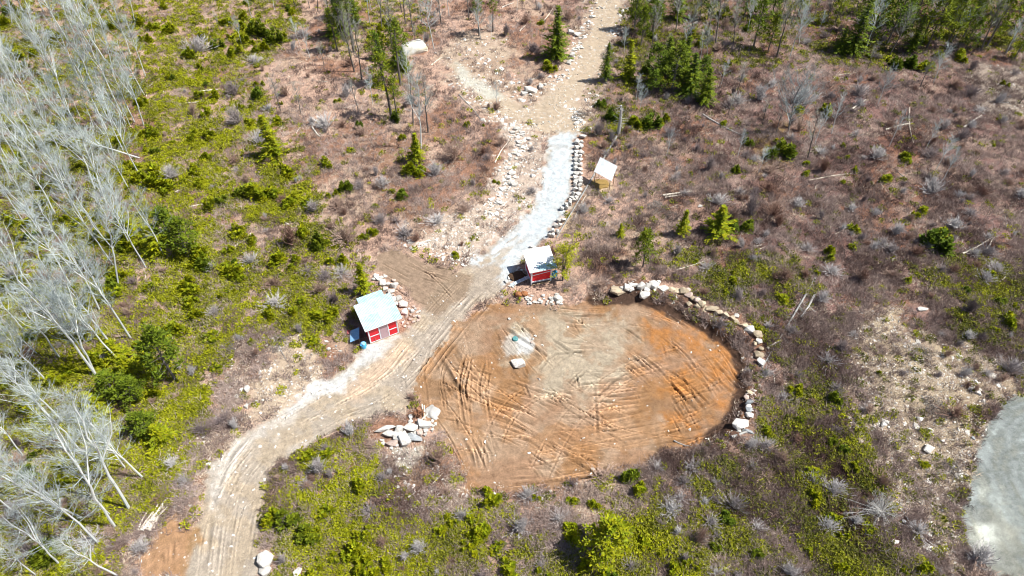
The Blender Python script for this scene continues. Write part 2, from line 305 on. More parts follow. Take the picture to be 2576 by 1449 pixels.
def gi(A, x, y):
    """bilinear lookup in a grid field"""
    i = np.clip(np.searchsorted(xs, x)-1, 0, len(xs)-2); j = np.clip(np.searchsorted(ys, y)-1, 0, len(ys)-2)
    fx = np.clip((x-xs[i])/(xs[i+1]-xs[i]), 0, 1); fy = np.clip((y-ys[j])/(ys[j+1]-ys[j]), 0, 1)
    return (A[i, j]*(1-fx)+A[i+1, j]*fx)*(1-fy)+(A[i, j+1]*(1-fx)+A[i+1, j+1]*fx)*fy
def gz(x, y): return float(gi(Zg, np.float64(x), np.float64(y)))
def at(u, v, dz=0.0):
    z = 0.0
    for _ in range(4):
        x, y = ground_at(u, v, z+dz); z = gz(x, y)
    return Vector((x, y, z+dz))
def mpp(v):                                               # metres per picture unit at this height in the picture
    y = (724.5-v)/FP; return CAMH/(math.sin(TH)-y*math.cos(TH))/FP

# ---------------------------------------------------------------- materials
def newmat(name):
    m = bpy.data.materials.new(name); m.use_nodes = True; return m, m.node_tree, m.node_tree.nodes['Principled BSDF']
def node(nt, t, **k):
    n = nt.nodes.new(t)
    for a, b in k.items():
        if a.startswith('i_'): n.inputs[a[2:].replace('_', ' ')].default_value = b
        else: setattr(n, a, b)
    return n
def mix_rgb(nt, fac, a, b, mode='MIX'):
    n = nt.nodes.new('ShaderNodeMix'); n.data_type = 'RGBA'; n.blend_type = mode
    for s, v in ((n.inputs[0], fac), (n.inputs[6], a), (n.inputs[7], b)):
        if isinstance(v, bpy.types.NodeSocket): nt.links.new(v, s)
        elif isinstance(v, (int, float)): s.default_value = v
        else: s.default_value = (*v, 1) if len(v) == 3 else v
    return n.outputs[2]
def ramp(nt, sock, stops):
    r = nt.nodes.new('ShaderNodeValToRGB'); nt.links.new(sock, r.inputs[0]); e = r.color_ramp.elements
    e[0].position, e[0].color = stops[0][0], (*stops[0][1], 1); e[1].position, e[1].color = stops[-1][0], (*stops[-1][1], 1)
    for p, c in stops[1:-1]:
        q = e.new(p); q.color = (*c, 1)
    return r.outputs[0]
def g3(v): return (v, v, v)

def simple(name, c, c2=None, scale=4, rough=.85, bump=.0, bscale=None, var=.25, metal=0, coord='Object', stretch=None, island=False):
    m, t, b = newmat(name)
    tc = node(t, 'ShaderNodeTexCoord'); src = tc.outputs[coord]
    if stretch:
        mp = node(t, 'ShaderNodeMapping'); mp.inputs['Scale'].default_value = stretch; t.links.new(src, mp.inputs[0]); src = mp.outputs[0]
    n = node(t, 'ShaderNodeTexNoise', i_Scale=scale, i_Detail=6, i_Roughness=.65); t.links.new(src, n.inputs['Vector'])
    c2 = c2 or tuple(x*.6 for x in c)
    base = mix_rgb(t, ramp(t, n.outputs[0], [(.35, g3(0)), (.65, g3(1))]), c, c2)
    oi = node(t, 'ShaderNodeObjectInfo')
    mr = node(t, 'ShaderNodeMapRange', i_To_Min=1-var, i_To_Max=1+var); t.links.new(oi.outputs['Random'], mr.inputs[0])
    base = mix_rgb(t, 1.0, base, mr.outputs[0], 'MULTIPLY')
    t.links.new(base, b.inputs['Base Color']); b.inputs['Roughness'].default_value = rough; b.inputs['Metallic'].default_value = metal
    if rough > .6: b.inputs['Specular IOR Level'].default_value = .2
    if bump:
        n2_ = node(t, 'ShaderNodeTexNoise', i_Scale=bscale or scale*4, i_Detail=5); t.links.new(src, n2_.inputs['Vector'])
        bp = node(t, 'ShaderNodeBump', i_Strength=bump, i_Distance=.05); t.links.new(n2_.outputs[0], bp.inputs['Height']); t.links.new(bp.outputs[0], b.inputs['Normal'])
    return m

def ground_mat():
    m, t, b = newmat('soil'); b.inputs['Roughness'].default_value = .95; b.inputs['Specular IOR Level'].default_value = .12
    geo = node(t, 'ShaderNodeNewGeometry'); P = geo.outputs['Position']
    ac = node(t, 'ShaderNodeAttribute', attribute_name='soil_colour'); an = node(t, 'ShaderNodeAttribute', attribute_name='soil_kind')
    sep = node(t, 'ShaderNodeSeparateColor'); t.links.new(an.outputs['Color'], sep.inputs[0])
    lit, stn, grn = sep.outputs[0], sep.outputs[1], sep.outputs[2]
    def noise(s, d=4, r=.6):
        n = node(t, 'ShaderNodeTexNoise', i_Scale=s, i_Detail=d, i_Roughness=r); t.links.new(P, n.inputs['Vector']); return n.outputs[0]
    a = noise(1.7, 6, .7); f = noise(7.0, 5, .85); h = noise(19, 3, .8)
    c = mix_rgb(t, 1.0, ac.outputs['Color'], ramp(t, a, [(.32, g3(.74)), (.5, g3(1)), (.68, g3(1.25))]), 'MULTIPLY')
    # dead leaves and needles: specks a hand wide, strong on litter, weak on worked soil
    sp = ramp(t, f, [(.38, (.34, .28, .27)), (.47, (.90, .88, .86)), (.54, (1.05, 1.03, 1.0)), (.63, (1.85, 1.82, 1.75))])
    ml = node(t, 'ShaderNodeMath', operation='MULTIPLY_ADD'); ml.inputs[1].default_value = .72; ml.inputs[2].default_value = .20; t.links.new(lit, ml.inputs[0])
    c = mix_rgb(t, ml.outputs[0], c, mix_rgb(t, 1.0, c, sp, 'MULTIPLY'))
    sp2 = ramp(t, h, [(.38, g3(.52)), (.5, g3(1)), (.62, g3(1.5))])
    c = mix_rgb(t, .7, c, mix_rgb(t, 1.0, c, sp2, 'MULTIPLY'))
    # pebbles
    v = node(t, 'ShaderNodeTexVoronoi', i_Scale=7.5); t.links.new(P, v.inputs['Vector'])
    peb = ramp(t, v.outputs['Distance'], [(.20, g3(1)), (.30, g3(0))])
    pick = node(t, 'ShaderNodeSeparateColor'); t.links.new(v.outputs['Color'], pick.inputs[0])
    lt = node(t, 'ShaderNodeMath', operation='LESS_THAN'); t.links.new(pick.outputs[0], lt.inputs[0])
    q = node(t, 'ShaderNodeMath', operation='MULTIPLY'); q.inputs[1].default_value = .62; t.links.new(stn, q.inputs[0]); t.links.new(q.outputs[0], lt.inputs[1])
    pm = node(t, 'ShaderNodeMath', operation='MULTIPLY'); t.links.new(peb, pm.inputs[0]); t.links.new(lt.outputs[0], pm.inputs[1])
    pc = mix_rgb(t, pick.outputs[1], (.42, .37, .31), (.66, .64, .60))
    c = mix_rgb(t, pm.outputs[0], c, pc)
    t.links.new(c, b.inputs['Base Color'])
    s1 = node(t, 'ShaderNodeMath', operation='ADD'); t.links.new(f, s1.inputs[0]); t.links.new(pm.outputs[0], s1.inputs[1])
    s2 = node(t, 'ShaderNodeMath', operation='ADD'); t.links.new(s1.outputs[0], s2.inputs[0]); t.links.new(h, s2.inputs[1])
    st = node(t, 'ShaderNodeMath', operation='MULTIPLY_ADD'); st.inputs[1].default_value = .55; st.inputs[2].default_value = .35; t.links.new(lit, st.inputs[0])
    bp = node(t, 'ShaderNodeBump', i_Distance=.09); t.links.new(st.outputs[0], bp.inputs['Strength']); t.links.new(s2.outputs[0], bp.inputs['Height'])
    t.links.new(bp.outputs[0], b.inputs['Normal']); return m

def leaf_mat(name, c1, c2, c3=None, trans=.25, inst=False):
    """foliage: tone differs from plant to plant and from clump to clump"""
    m, t, b = newmat(name)
    oi = node(t, 'ShaderNodeObjectInfo'); tc = node(t, 'ShaderNodeTexCoord')
    n = node(t, 'ShaderNodeTexNoise', i_Scale=2.4, i_Detail=4); t.links.new(tc.outputs['Object'], n.inputs['Vector'])
    gn = node(t, 'ShaderNodeNewGeometry')
    if inst:
        at_ = node(t, 'ShaderNodeAttribute', attribute_name='tint', attribute_type='INSTANCER'); r = at_.outputs['Fac']
    else: r = oi.outputs['Random']
    base = mix_rgb(t, r, c1, c2)
    base = mix_rgb(t, ramp(t, n.outputs[0], [(.40, g3(0)), (.62, g3(.35 if inst else .75))]), base, c3 or c2)
    mr = node(t, 'ShaderNodeMapRange', i_To_Min=.6, i_To_Max=1.45); t.links.new(gn.outputs['Random Per Island'], mr.inputs[0])
    base = mix_rgb(t, 1.0, base, mr.outputs[0], 'MULTIPLY')
    t.links.new(base, b.inputs['Base Color']); b.inputs['Roughness'].default_value = .7; b.inputs['Specular IOR Level'].default_value = .18
    tr_ = node(t, 'ShaderNodeBsdfTranslucent'); t.links.new(base, tr_.inputs[0])
    mx = node(t, 'ShaderNodeMixShader'); mx.inputs[0].default_value = trans
    out = t.nodes['Material Output']; t.links.new(b.outputs[0], mx.inputs[1]); t.links.new(tr_.outputs[0], mx.inputs[2]); t.links.new(mx.outputs[0], out.inputs[0])
    return m
def twig_mat(name, c1, c2, inst=False):
    m, t, b = newmat(name)
    if inst: r = node(t, 'ShaderNodeAttribute', attribute_name='tint', attribute_type='INSTANCER').outputs['Fac']
    else: r = node(t, 'ShaderNodeObjectInfo').outputs['Random']
    gn = node(t, 'ShaderNodeNewGeometry')
    base = mix_rgb(t, r, c1, c2)
    mr = node(t, 'ShaderNodeMapRange', i_To_Min=.7, i_To_Max=1.3); t.links.new(gn.outputs['Random Per Island'], mr.inputs[0])
    base = mix_rgb(t, 1.0, base, mr.outputs[0], 'MULTIPLY')
    t.links.new(base, b.inputs['Base Color']); b.inputs['Roughness'].default_value = .9; b.inputs['Specular IOR Level'].default_value = .15
    return m

M = {}
M['soil'] = ground_mat()
M['rock'] = simple('pale_granite', (.60, .585, .55), (.40, .375, .34), 3.5, .85, .5, 9, .16)
M['rockp'] = simple('pinkish_rock', (.50, .40, .35), (.33, .25, .21), 3.5, .85, .5, 9, .2)
M['rockt'] = simple('tan_boulder', (.50, .41, .29), (.30, .24, .17), 2.5, .85, .5, 9, .22)
M['rockb'] = simple('grey_rock', (.35, .37, .38), (.20, .21, .22), 3, .85, .5, 9, .2)
M['outcrop'] = simple('lichen_boulder', (.66, .66, .63), (.50, .45, .33), .8, .85, .6, 3, .0)
M['gravel'] = simple('white_gravel', (.50, .49, .47), (.34, .33, .31), 14, .9, .9, 25, .05)
M['spruce'] = leaf_mat('dark_spruce_needles', (.05, .095, .009), (.10, .15, .008), (.19, .225, .006))
M['fir'] = leaf_mat('yellow_green_fir_needles', (.22, .26, .005), (.14, .19, .006), (.34, .32, .005))
M['pine'] = leaf_mat('pine_needles', (.105, .165, .010), (.20, .23, .008), (.06, .10, .010))
M['broad'] = leaf_mat('young_leaves', (.34, .36, .02), (.28, .33, .02), (.38, .36, .03), .4)
M['bark'] = twig_mat('grey_white_bark', (.46, .48, .48), (.60, .62, .60))
M['twig'] = twig_mat('grey_white_twigs', (.32, .37, .37), (.47, .52, .51))
M['barkd'] = twig_mat('dark_bark', (.10, .085, .075), (.20, .18, .165))
M['twigd'] = twig_mat('grey_twigs', (.30, .31, .28), (.42, .42, .38))
M['shrub'] = twig_mat('mauve_grey_shoots', (.22, .17, .165), (.56, .54, .53))
M['shrubb'] = twig_mat('russet_brown_shoots', (.24, .14, .105), (.42, .31, .25))
M['dead'] = twig_mat('bleached_wood', (.52, .46, .38), (.66, .62, .55))
M['deadg'] = twig_mat('grey_weathered_wood', (.26, .26, .25), (.40, .39, .37))
M['root'] = simple('torn_reddish_roots', (.30, .15, .085), (.18, .09, .05), 5, .9, 0, None, .2)
M['brush'] = twig_mat('heath_stems', (.12, .075, .065), (.46, .37, .33), True)
M['straw'] = twig_mat('dry_stalks', (.42, .33, .25), (.66, .57, .46), True)
M['cover'] = leaf_mat('heath_leaves', (.27, .29, .006), (.075, .088, .018), (.30, .285, .010), .2, True)
M['stone_i'] = twig_mat('scattered_stone', (.40, .35, .29), (.74, .72, .68), True)
M['red'] = simple('red_paint', (.74, .006, .022), (.64, .005, .018), 6, .45, 0, None, .03)
M['white'] = simple('white_painted_timber', (.78, .78, .80), (.66, .66, .70), 8, .5, 0, None, .04)
M['whiteroof'] = simple('white_roof_sheet', (.84, .85, .85), (.60, .64, .66), 1.6, .45, 0, None, .02)
M['mint'] = simple('pale_green_roof_sheet', (.36, .53, .51), (.52, .63, .61), 2.2, .4, 0, None, .13)
M['mint2'] = simple('bluish_translucent_roof_sheet', (.32, .50, .55), (.46, .62, .64), 1.6, .3, 0, None, .05)
M['door'] = simple('faded_pink_door', (.50, .34, .37), (.44, .30, .33), 8, .6, 0, None, .0)
M['bluesheet'] = simple('blue_foam_board', (.13, .33, .60), (.30, .52, .72), 5, .5, 0, None, .0)
M['bluetarp'] = simple('bright_blue_tarpaulin', (.02, .36, .66), (.10, .50, .72), 5, .35, .8, 7, .05)
M['greyboard'] = simple('weathered_pale_planks', (.46, .52, .56), (.34, .40, .45), 5, .6, 0, None, .12)
M['timber'] = simple('new_timber', (.50, .36, .22), (.42, .29, .17), 8, .7, 0, None, .1)
M['wellcap'] = simple('teal_plastic_cover', (.06, .20, .21), (.09, .25, .25), 8, .4, 0, None, .0)
M['rust'] = simple('rusty_brown_heap', (.34, .14, .055), (.22, .10, .05), 6, .9, .6, 9, .1)
M['hay'] = simple('golden_straw', (.30, .20, .07), (.20, .13, .04), 9, .95, .8, 20, .0)
M['mound'] = simple('dark_loam', (.06, .035, .02), (.10, .06, .035), 6, .95, .8, 12, .0)
M['redp'] = simple('red_plastic', (.50, .05, .06), None, 5, .4)

# ---------------------------------------------------------------- object helpers
def tag(o, label=None, cat=None, group=None, kind=None):
    if label: o['label'] = label
    if cat: o['category'] = cat
    if group: o['group'] = group
    if kind: o['kind'] = kind
    return o
def link(o, parent=None):
    C.objects.link(o)
    if parent is not None: o.parent = parent
    return o
def obj(name, me, parent=None, loc=None):
    o = bpy.data.objects.new(name, me); link(o, parent)
    if loc is not None: o.location = loc
    return o
def empty(name, loc, rz=0):
    o = bpy.data.objects.new(name, None); link(o); o.location = loc; o.rotation_euler = (0, 0, rz); o.empty_display_size = .3; return o
def mesh(name, V, F, mats, mi=None, smooth=False):
    me = bpy.data.meshes.new(name); me.from_pydata([tuple(v) for v in V], [], F)
    for m in (mats if isinstance(mats, (list, tuple)) else [mats]): me.materials.append(m)
    if mi is not None: me.polygons.foreach_set('material_index', mi)
    if smooth: me.polygons.foreach_set('use_smooth', [True]*len(me.polygons))
    me.update(); return me
class MB:
    """collects boxes, tubes and leaves for one mesh"""
    def __init__(s): s.V = []; s.F = []
    def box(s, c, sz, rot=None, taper=0):
        n = len(s.V); R = rot or Matrix.Identity(3)
        for z in (-.5, .5):
            for x, y in ((-.5, -.5), (.5, -.5), (.5, .5), (-.5, .5)):
                s.V.append(Vector(c)+R @ Vector((x*sz[0], y*sz[1], z*sz[2])))
        for f in ((0, 3, 2, 1), (4, 5, 6, 7), (0, 1, 5, 4), (1, 2, 6, 5), (2, 3, 7, 6), (3, 0, 4, 7)): s.F.append([n+i for i in f])
    def beam(s, a, b, wd, th):
        a = Vector(a); b = Vector(b); d = b-a; R = d.to_track_quat('X', 'Z').to_matrix()
        s.box((a+b)/2, (d.length, wd, th), R)
    def tube(s, pts, rad, k=5, cap=False):
        n0 = len(s.V); m = len(pts)
        for i, p in enumerate(pts):
            p = Vector(p); d = (Vector(pts[min(i+1, m-1)])-Vector(pts[max(i-1, 0)]))
            if d.length < 1e-6: d = Vector((0, 0, 1))
            d.normalize(); a = d.cross(Vector((.31, .77, .55))).normalized(); b = d.cross(a)
            for q in range(k):
                t = 2*math.pi*q/k; s.V.append(p+(a*math.cos(t)+b*math.sin(t))*rad[i])
        for i in range(m-1):
            for q in range(k):
                s.F.append([n0+i*k+q, n0+i*k+(q+1) % k, n0+(i+1)*k+(q+1) % k, n0+(i+1)*k+q])
        if cap: s.F.append([n0+q for q in range(k)][::-1]); s.F.append([n0+(m-1)*k+q for q in range(k)])
    def quad(s, c, a, b):
        n = len(s.V); s.V += [c-a-b*.5, c+a*.2-b, c+a, c+a*.2+b]; s.F.append([n, n+1, n+2, n+3])
    def rib(s, p, q, w):                                   # a thin twig
        n = len(s.V); p = Vector(p); q = Vector(q); d = (q-p).normalized(); a = d.cross(Vector((.4, .3, .86))).normalized()*w; b = d.cross(a.normalized())*w
        s.V += [p+a, p-a*.5+b*.87, p-a*.5-b*.87, q]
        s.F += [[n, n+1, n+3], [n+1, n+2, n+3], [n+2, n, n+3]]
    def me(s, name, mat, smooth=False): return mesh(name, s.V, s.F, mat, smooth=smooth)

# ---------------------------------------------------------------- the setting: one relief, split into its kinds of surface
nx, ny = X.shape
idx = np.arange(nx*ny).reshape(nx, ny)
quads = np.stack([idx[:-1, :-1], idx[1:, :-1], idx[1:, 1:], idx[:-1, 1:]], -1).reshape(-1, 4)
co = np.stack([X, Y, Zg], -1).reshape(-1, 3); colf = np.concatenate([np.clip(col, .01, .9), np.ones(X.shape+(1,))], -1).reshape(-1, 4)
kind = np.stack([litter, stony, np.clip(green, 0, 1), np.ones(X.shape)], -1).reshape(-1, 4)
def fm(m): return (m[:-1, :-1]+m[1:, 1:]).reshape(-1)/2
cls = np.zeros(len(quads), int)
cls[fm(np.maximum(m_road, m_turn)) > .5] = 1; cls[fm(m_up) > .5] = 2; cls[fm(m_pad) > .5] = 3; cls[fm(np.maximum(m_pale, m_pale2)) > .5] = 4; cls[fm(m_loop) > .5] = 5
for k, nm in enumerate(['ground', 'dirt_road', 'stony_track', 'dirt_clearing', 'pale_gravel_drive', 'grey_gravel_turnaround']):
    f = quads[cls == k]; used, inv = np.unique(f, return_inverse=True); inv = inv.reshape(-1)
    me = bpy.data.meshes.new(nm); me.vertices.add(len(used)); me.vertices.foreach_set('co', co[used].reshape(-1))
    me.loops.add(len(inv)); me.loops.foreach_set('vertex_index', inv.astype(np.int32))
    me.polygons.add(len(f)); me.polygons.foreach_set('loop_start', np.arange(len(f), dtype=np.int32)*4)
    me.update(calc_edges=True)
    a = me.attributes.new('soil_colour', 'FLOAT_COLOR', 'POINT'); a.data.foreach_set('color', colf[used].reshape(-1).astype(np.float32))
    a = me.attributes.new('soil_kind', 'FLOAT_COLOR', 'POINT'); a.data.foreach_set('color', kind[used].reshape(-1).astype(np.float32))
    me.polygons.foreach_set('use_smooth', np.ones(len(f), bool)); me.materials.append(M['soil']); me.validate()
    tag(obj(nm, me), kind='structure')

# ---------------------------------------------------------------- labels that single things out
LM = [('the green-roofed red shed', 945, 790), ('the white-roofed red shed', 1350, 665), ('the white shelter roof', 1523, 425), ('the round teal well cover', 1296, 853),
      ('the stump and slab pile', 1035, 1085), ('the white boulder by the well', 1304, 918), ('the fork in the track', 1370, 290), ('the huge pale boulder', 1045, 115),
      ('the dark spruce by the track', 1400, 90), ('the two sawn logs', 1705, 487), ('the blue board', 898, 845), ('the grey gravel turnaround', 2430, 1240),
      ('the top of the boulder wall', 1560, 735), ('the foot of the boulder wall', 1860, 1075), ('the bend of the boulder wall', 1860, 830), ('the bleached stick pile', 378, 1295),
      ('the orange earth patch', 425, 1370), ('the crossed fallen trunks', 2290, 320), ('the tall dark green tree', 440, 900), ('the big yellow-green pine', 1510, 1325),
      ('the white oval boulder', 670, 1412), ('the pale gravel drive', 1410, 430), ('the lone pine sapling', 1620, 640), ('the spreading bare tree', 1985, 300),
      ('the white gravel patch', 870, 955), ('the muddy turning spur', 1050, 700), ('the bare pale dirt spur', 730, 930), ('the pale patch at top right', 2520, 240),
      ('the dark spruce cluster', 1700, 200), ('the top left corner', 0, 0), ('the bottom left corner', 0, 1449), ('the left edge, halfway up', 0, 724), ('the bottom right corner', 2576, 1449),
      ('the top right corner', 2576, 0), ('the right edge, halfway up', 2576, 724), ('the bottom edge, halfway along', 1288, 1449), ('the large green bush on the left', 440, 570), ('the uprooted grey crown', 2210, 1270),
      ('the long white boulder', 2317, 780)]
LM += [('the leaning white birch', 350, 397), ('the twin yellow firs left of the ramp road', 400, 640), ('the dirt clearing centre', 1450, 950), ('the clearing foot', 1250, 1240), ('the dark red brush patch', 1110, 1220), ('the road at the bottom edge', 570, 1449),
       ('the tallest pine crown', 985, 293), ('the torn snag', 1555, 338), ('the mossy hollow', 1940, 370), ('the dark bush on the right', 2350, 615), ('the top edge, a quarter along', 644, 0), ('the left edge, a quarter down', 0, 362), ('the left edge, three quarters down', 0, 1087), ('the bare pale heath below the logs', 1650, 560),
       ('the right furrows', 2050, 1300), ('the top edge, halfway along', 1288, 0), ('the top edge, three quarters along', 1932, 0), ('the broad fir on the heath', 1804, 588), ('the left scrub clearing', 560, 770), ('the yellow fir by the top thicket', 690, 395)]
LMW = [(n, *ground_at(u, v)) for n, u, v in LM]
used_labels = set()
NUMW = ['', 'one', 'two', 'three', 'four', 'five', 'six', 'seven', 'eight', 'nine', 'ten', 'eleven', 'twelve', 'thirteen', 'fourteen', 'fifteen', 'sixteen', 'seventeen', 'eighteen', 'nineteen', 'twenty']
def numword(n):
    if n <= 20: return NUMW[n]
    t = ['', '', 'twenty', 'thirty', 'forty', 'fifty', 'sixty', 'seventy', 'eighty', 'ninety'][min(9, n//10)]
    return t+('-'+NUMW[n % 10] if n % 10 else '')
def where(desc, p, skip=''):
    c = sorted(LMW, key=lambda l: math.hypot(l[1]-p[0], l[2]-p[1]))
    for half in (False, True):
        for n, lx, ly in c[:(5 if not half else 40)]:
            dx, dy = p[0]-lx, p[1]-ly; d = math.hypot(dx, dy)
            a = math.degrees(math.atan2(dy, dx)) % 360
            s = ['right of', 'upper right of', 'above', 'upper left of', 'left of', 'lower left of', 'below', 'lower right of'][int((a+22.5)//45) % 8]
            di = round(d); q = 'close' if di < 1 else numword(di)+(' metre' if di == 1 else ' metres')
            if half: q = 'some '+numword(max(1, int(d)))+' and a half metres'
            L = '%s %s %s %s' % (desc, q, s, n)
            if L not in used_labels and len(L.split()) <= 16: used_labels.add(L); return L
    print('LABEL CLASH', desc); return desc
def uniq(L):
    assert L not in used_labels or True; used_labels.add(L); return L

# ---------------------------------------------------------------- the green-roofed red shed
def corr_sheet(name, p00, p10, p01, p11, mat, parent, ribs=10, th=.012, amp=.02):
    """a ribbed sheet between four corners; ribs run from the 0 edge to the 1 edge"""
    mb = MB(); n = ribs*2; V = []; F = []
    p00, p10, p01, p11 = map(Vector, (p00, p10, p01, p11)); nn = (p10-p00).cross(p01-p00).normalized()
    if nn.z < 0: nn = -nn
    for lay in (0, 1):
        for i in range(n+1):
            s = i/n; h = (amp if i % 2 else -amp)+lay*th
            V += [p00.lerp(p10, s)+nn*h, p01.lerp(p11, s)+nn*h]
    k = 2*(n+1)
    for i in range(n):
        F.append([2*i, 2*i+1, 2*i+3, 2*i+2]); F.append([k+2*i, k+2*i+2, k+2*i+3, k+2*i+1])
        F.append([2*i, 2*i+2, k+2*i+2, k+2*i]); F.append([2*i+1, k+2*i+1, k+2*i+3, 2*i+3])
    F.append([0, k, k+1, 1]); F.append([2*n, 2*n+1, k+2*n+1, k+2*n])
    return obj(name, mesh(name, V, F, mat), parent)
def boxobj(name, c, sz, mat, parent, rz=0, rot=None):
    b = MB(); b.box(c, sz, rot or Matrix.Rotation(rz, 3, 'Z')); return obj(name, b.me(name, mat), parent)
def beamobj(name, a, b_, w_, t_, mat, parent):
    b = MB(); b.beam(a, b_, w_, t_); return obj(name, b.me(name, mat), parent)

g0 = at(932, 866); z0 = g0.z
A = math.radians(27)
sh = empty('red_shed', (g0.x, g0.y, z0), A)
tag(sh, uniq('larger red and white shed with pale green ribbed roof beside the dirt road'), 'shed')
W, D, H1, H2 = 3.05, 3.0, 2.25, 2.5                     # local frame: x along the front, y to the back
boxobj('floor', (W/2, D/2, .07), (W, D, .14), M['timber'], sh)
boxobj('back_wall', (W/2, D-.03, H2/2+.07), (W-.16, .05, H2-.2), M['red'], sh)
for xx in (.03, W-.03):
    b = MB(); n = len(b.V)
    for t in (-.02, .02):
        b.V += [Vector((xx+t, .06, .14)), Vector((xx+t, D-.06, .14)), Vector((xx+t, D-.06, H2)), Vector((xx+t, .06, H1))]
    b.F += [[0, 1, 2, 3], [7, 6, 5, 4], [0, 4, 5, 1], [1, 5, 6, 2], [2, 6, 7, 3], [3, 7, 4, 0]]
    obj('side_wall', b.me('side_wall', M['red']), sh)
boxobj('front_frame', (W/2, .05, 1.18), (W-.02, .04, H1-.22), M['white'], sh)
for cx_, w_, zs in ((.60, .90, ((.36, .62), (1.10, .66))), (2.45, .80, ((.42, .66), (1.26, .74)))):
    pass
for cx_, w_ in ((.62, .92), (W-.58, .84)):
    for cz, hh in ((.60, .74), (1.56, .86)):
        boxobj('red_panel', (cx_, .022, cz), (w_, .02, hh), M['red'], sh)
boxobj('trim', (W/2, .012, .16), (W, .028, .09), M['white'], sh); boxobj('trim', (W/2, .012, H1-.1), (W, .028, .09), M['white'], sh)
for xx in (.06, 1.14, 2.05, W-.06): boxobj('post', (xx, .004, 1.16), (.10, .05, 1.98), M['white'], sh)
for cx_, w_ in ((.62, .92), (W-.58, .84)): boxobj('rail', (cx_, .008, 1.05), (w_, .03, .10), M['white'], sh)
dr = boxobj('door', (1.60, .010, 1.13), (.74, .035, 1.90), M['door'], sh); dr['label'] = 'faded pink door in white frame'
boxobj('door_handle', (1.88, -.02, 1.0), (.03, .03, .14), M['deadg'], dr)
beamobj('leaning_bar', (.62, -.03, .18), (.56, -.03, .75), .03, .03, M['timber'], sh)
# roof sheets: two rows and, behind, the narrower lean-to
x0, x1 = -.22, W+.50; y0, y1 = -.16, 3.22
def rz1(y): return H1+.06+(y-y0)/(y1-y0)*.30
cols = 4; rows = [(y0, 1.56), (1.50, y1)]
for ri, (ya, yb) in enumerate(rows):
    for k in range(cols):
        xa = x0+(x1-x0)*k/cols; xb = x0+(x1-x0)*(k+1)/cols+.03
        dz = .02*ri + (.008 if k % 2 else 0)
        corr_sheet('roof_sheet', (xa, ya, rz1(ya)+dz), (xb, ya, rz1(ya)+dz), (xa, yb, rz1(yb)+dz), (xb, yb, rz1(yb)+dz), M['mint'], sh, 7)
for k in range(3):
    xa = .32+k*.88; xb = xa+.90; dz = -.10+(.01 if k % 2 else 0)
    corr_sheet('lean_to_sheet', (xa, 3.2, rz1(3.2)+dz), (xb, 3.2, rz1(3.2)+dz), (xa, 4.12, rz1(3.2)-.02+dz), (xb, 4.12, rz1(3.2)-.02+dz), M['mint2'], sh, 7)
for xx in (x0+.05, 1.6, x1-.05): beamobj('rafter', (xx, y0+.05, rz1(y0)-.06), (xx, y1-.05, rz1(y1)-.06), .05, .08, M['timber'], sh)
for xx in (.4, 2.9): boxobj('back_post', (xx, 4.0, 1.1), (.09, .09, 2.2), M['timber'], sh)
beamobj('roof_seam', (x0, 1.56, rz1(1.56)+.055), (x1, 1.56, rz1(1.56)+.055), .07, .02, M['whiteroof'], sh)
beamobj('roof_edge', (x0-.005, y0, rz1(y0)-.04), (x0-.005, y1, rz1(y1)-.04), .03, .09, M['white'], sh)
beamobj('roof_edge', (x0, y0-.02, rz1(y0)-.035), (x1, y0-.02, rz1(y0)-.035), .03, .07, M['white'], sh)

# blue board on trestle, blue bag, red crate beside it
z1c = lambda a, b: ((1020+a*260/1449)*.83854, (820+b*260/1449)*.83854)
p = at(*z1c(262, 1085)); t = empty('blue_board', p, math.radians(8))
tag(t, uniq('sloping light blue board leaning beside the left wall of the green-roofed shed'), 'board')
R = Matrix.Rotation(math.radians(-24), 3, 'Y')
boxobj('board', (0, 0, .55), (1.05, 1.45, .05), M['bluesheet'], t, rot=R)
for sx, sy in ((-.42, -.6), (-.42, .6)): boxobj('leg', (sx, sy, .16), (.06, .06, .34), M['timber'], t)
for sx, sy in ((.40, -.6), (.40, .6)): boxobj('leg', (sx, sy, .34), (.06, .06, .70), M['timber'], t)
def lump(mb, c, r, seed, sub=2, flat=.8, rough=.25):
    bm = bmesh.new(); bmesh.ops.create_icosphere(bm, subdivisions=sub, radius=1); q = random.Random(seed); ph = [q.uniform(0, 6) for _ in range(6)]
    n = len(mb.V)
    for v in bm.verts:
        c3 = v.co; k = 1+rough*(math.sin(c3.x*4+ph[0])*math.sin(c3.y*5+ph[1])+.6*math.sin(c3.z*7+ph[2]+c3.x*6))
        mb.V.append(Vector(c)+Vector((c3.x*r[0]*k, c3.y*r[1]*k, c3.z*r[2]*k*flat)))
    for f in bm.faces: mb.F.append([n+v.index for v in f.verts])
    bm.free()
p = at(*z1c(400, 1235)); b = MB(); b.tube([(0, 0, 0), (0, 0, .1), (0, 0, .5), (0, 0, .55)], [.26, .28, .31, .31], 14, True)
t = empty('blue_bin', p); tag(t, uniq('small blue bin stuffed with pale rags at the front left corner of the shed'), 'bin')
obj('bin_body', b.me('bin_body', M['bluetarp']), t); b = MB(); lump(b, (0, 0, .58), (.24, .24, .16), 3); lump(b, (.1, -.12, .62), (.14, .14, .12), 5); obj('rags', b.me('rags', M['bluesheet'], True), t)
p = at(*z1c(160, 1010)); t = empty('red_crate', p, .2); tag(t, uniq('small red crate on the ground left of the blue board'), 'crate')
boxobj('crate_body', (0, 0, .14), (.34, .42, .26), M['redp'], t); boxobj('crate_rim', (0, 0, .285), (.38, .46, .03), M['redp'], t)
p = at(*z1c(910, 1040)); 

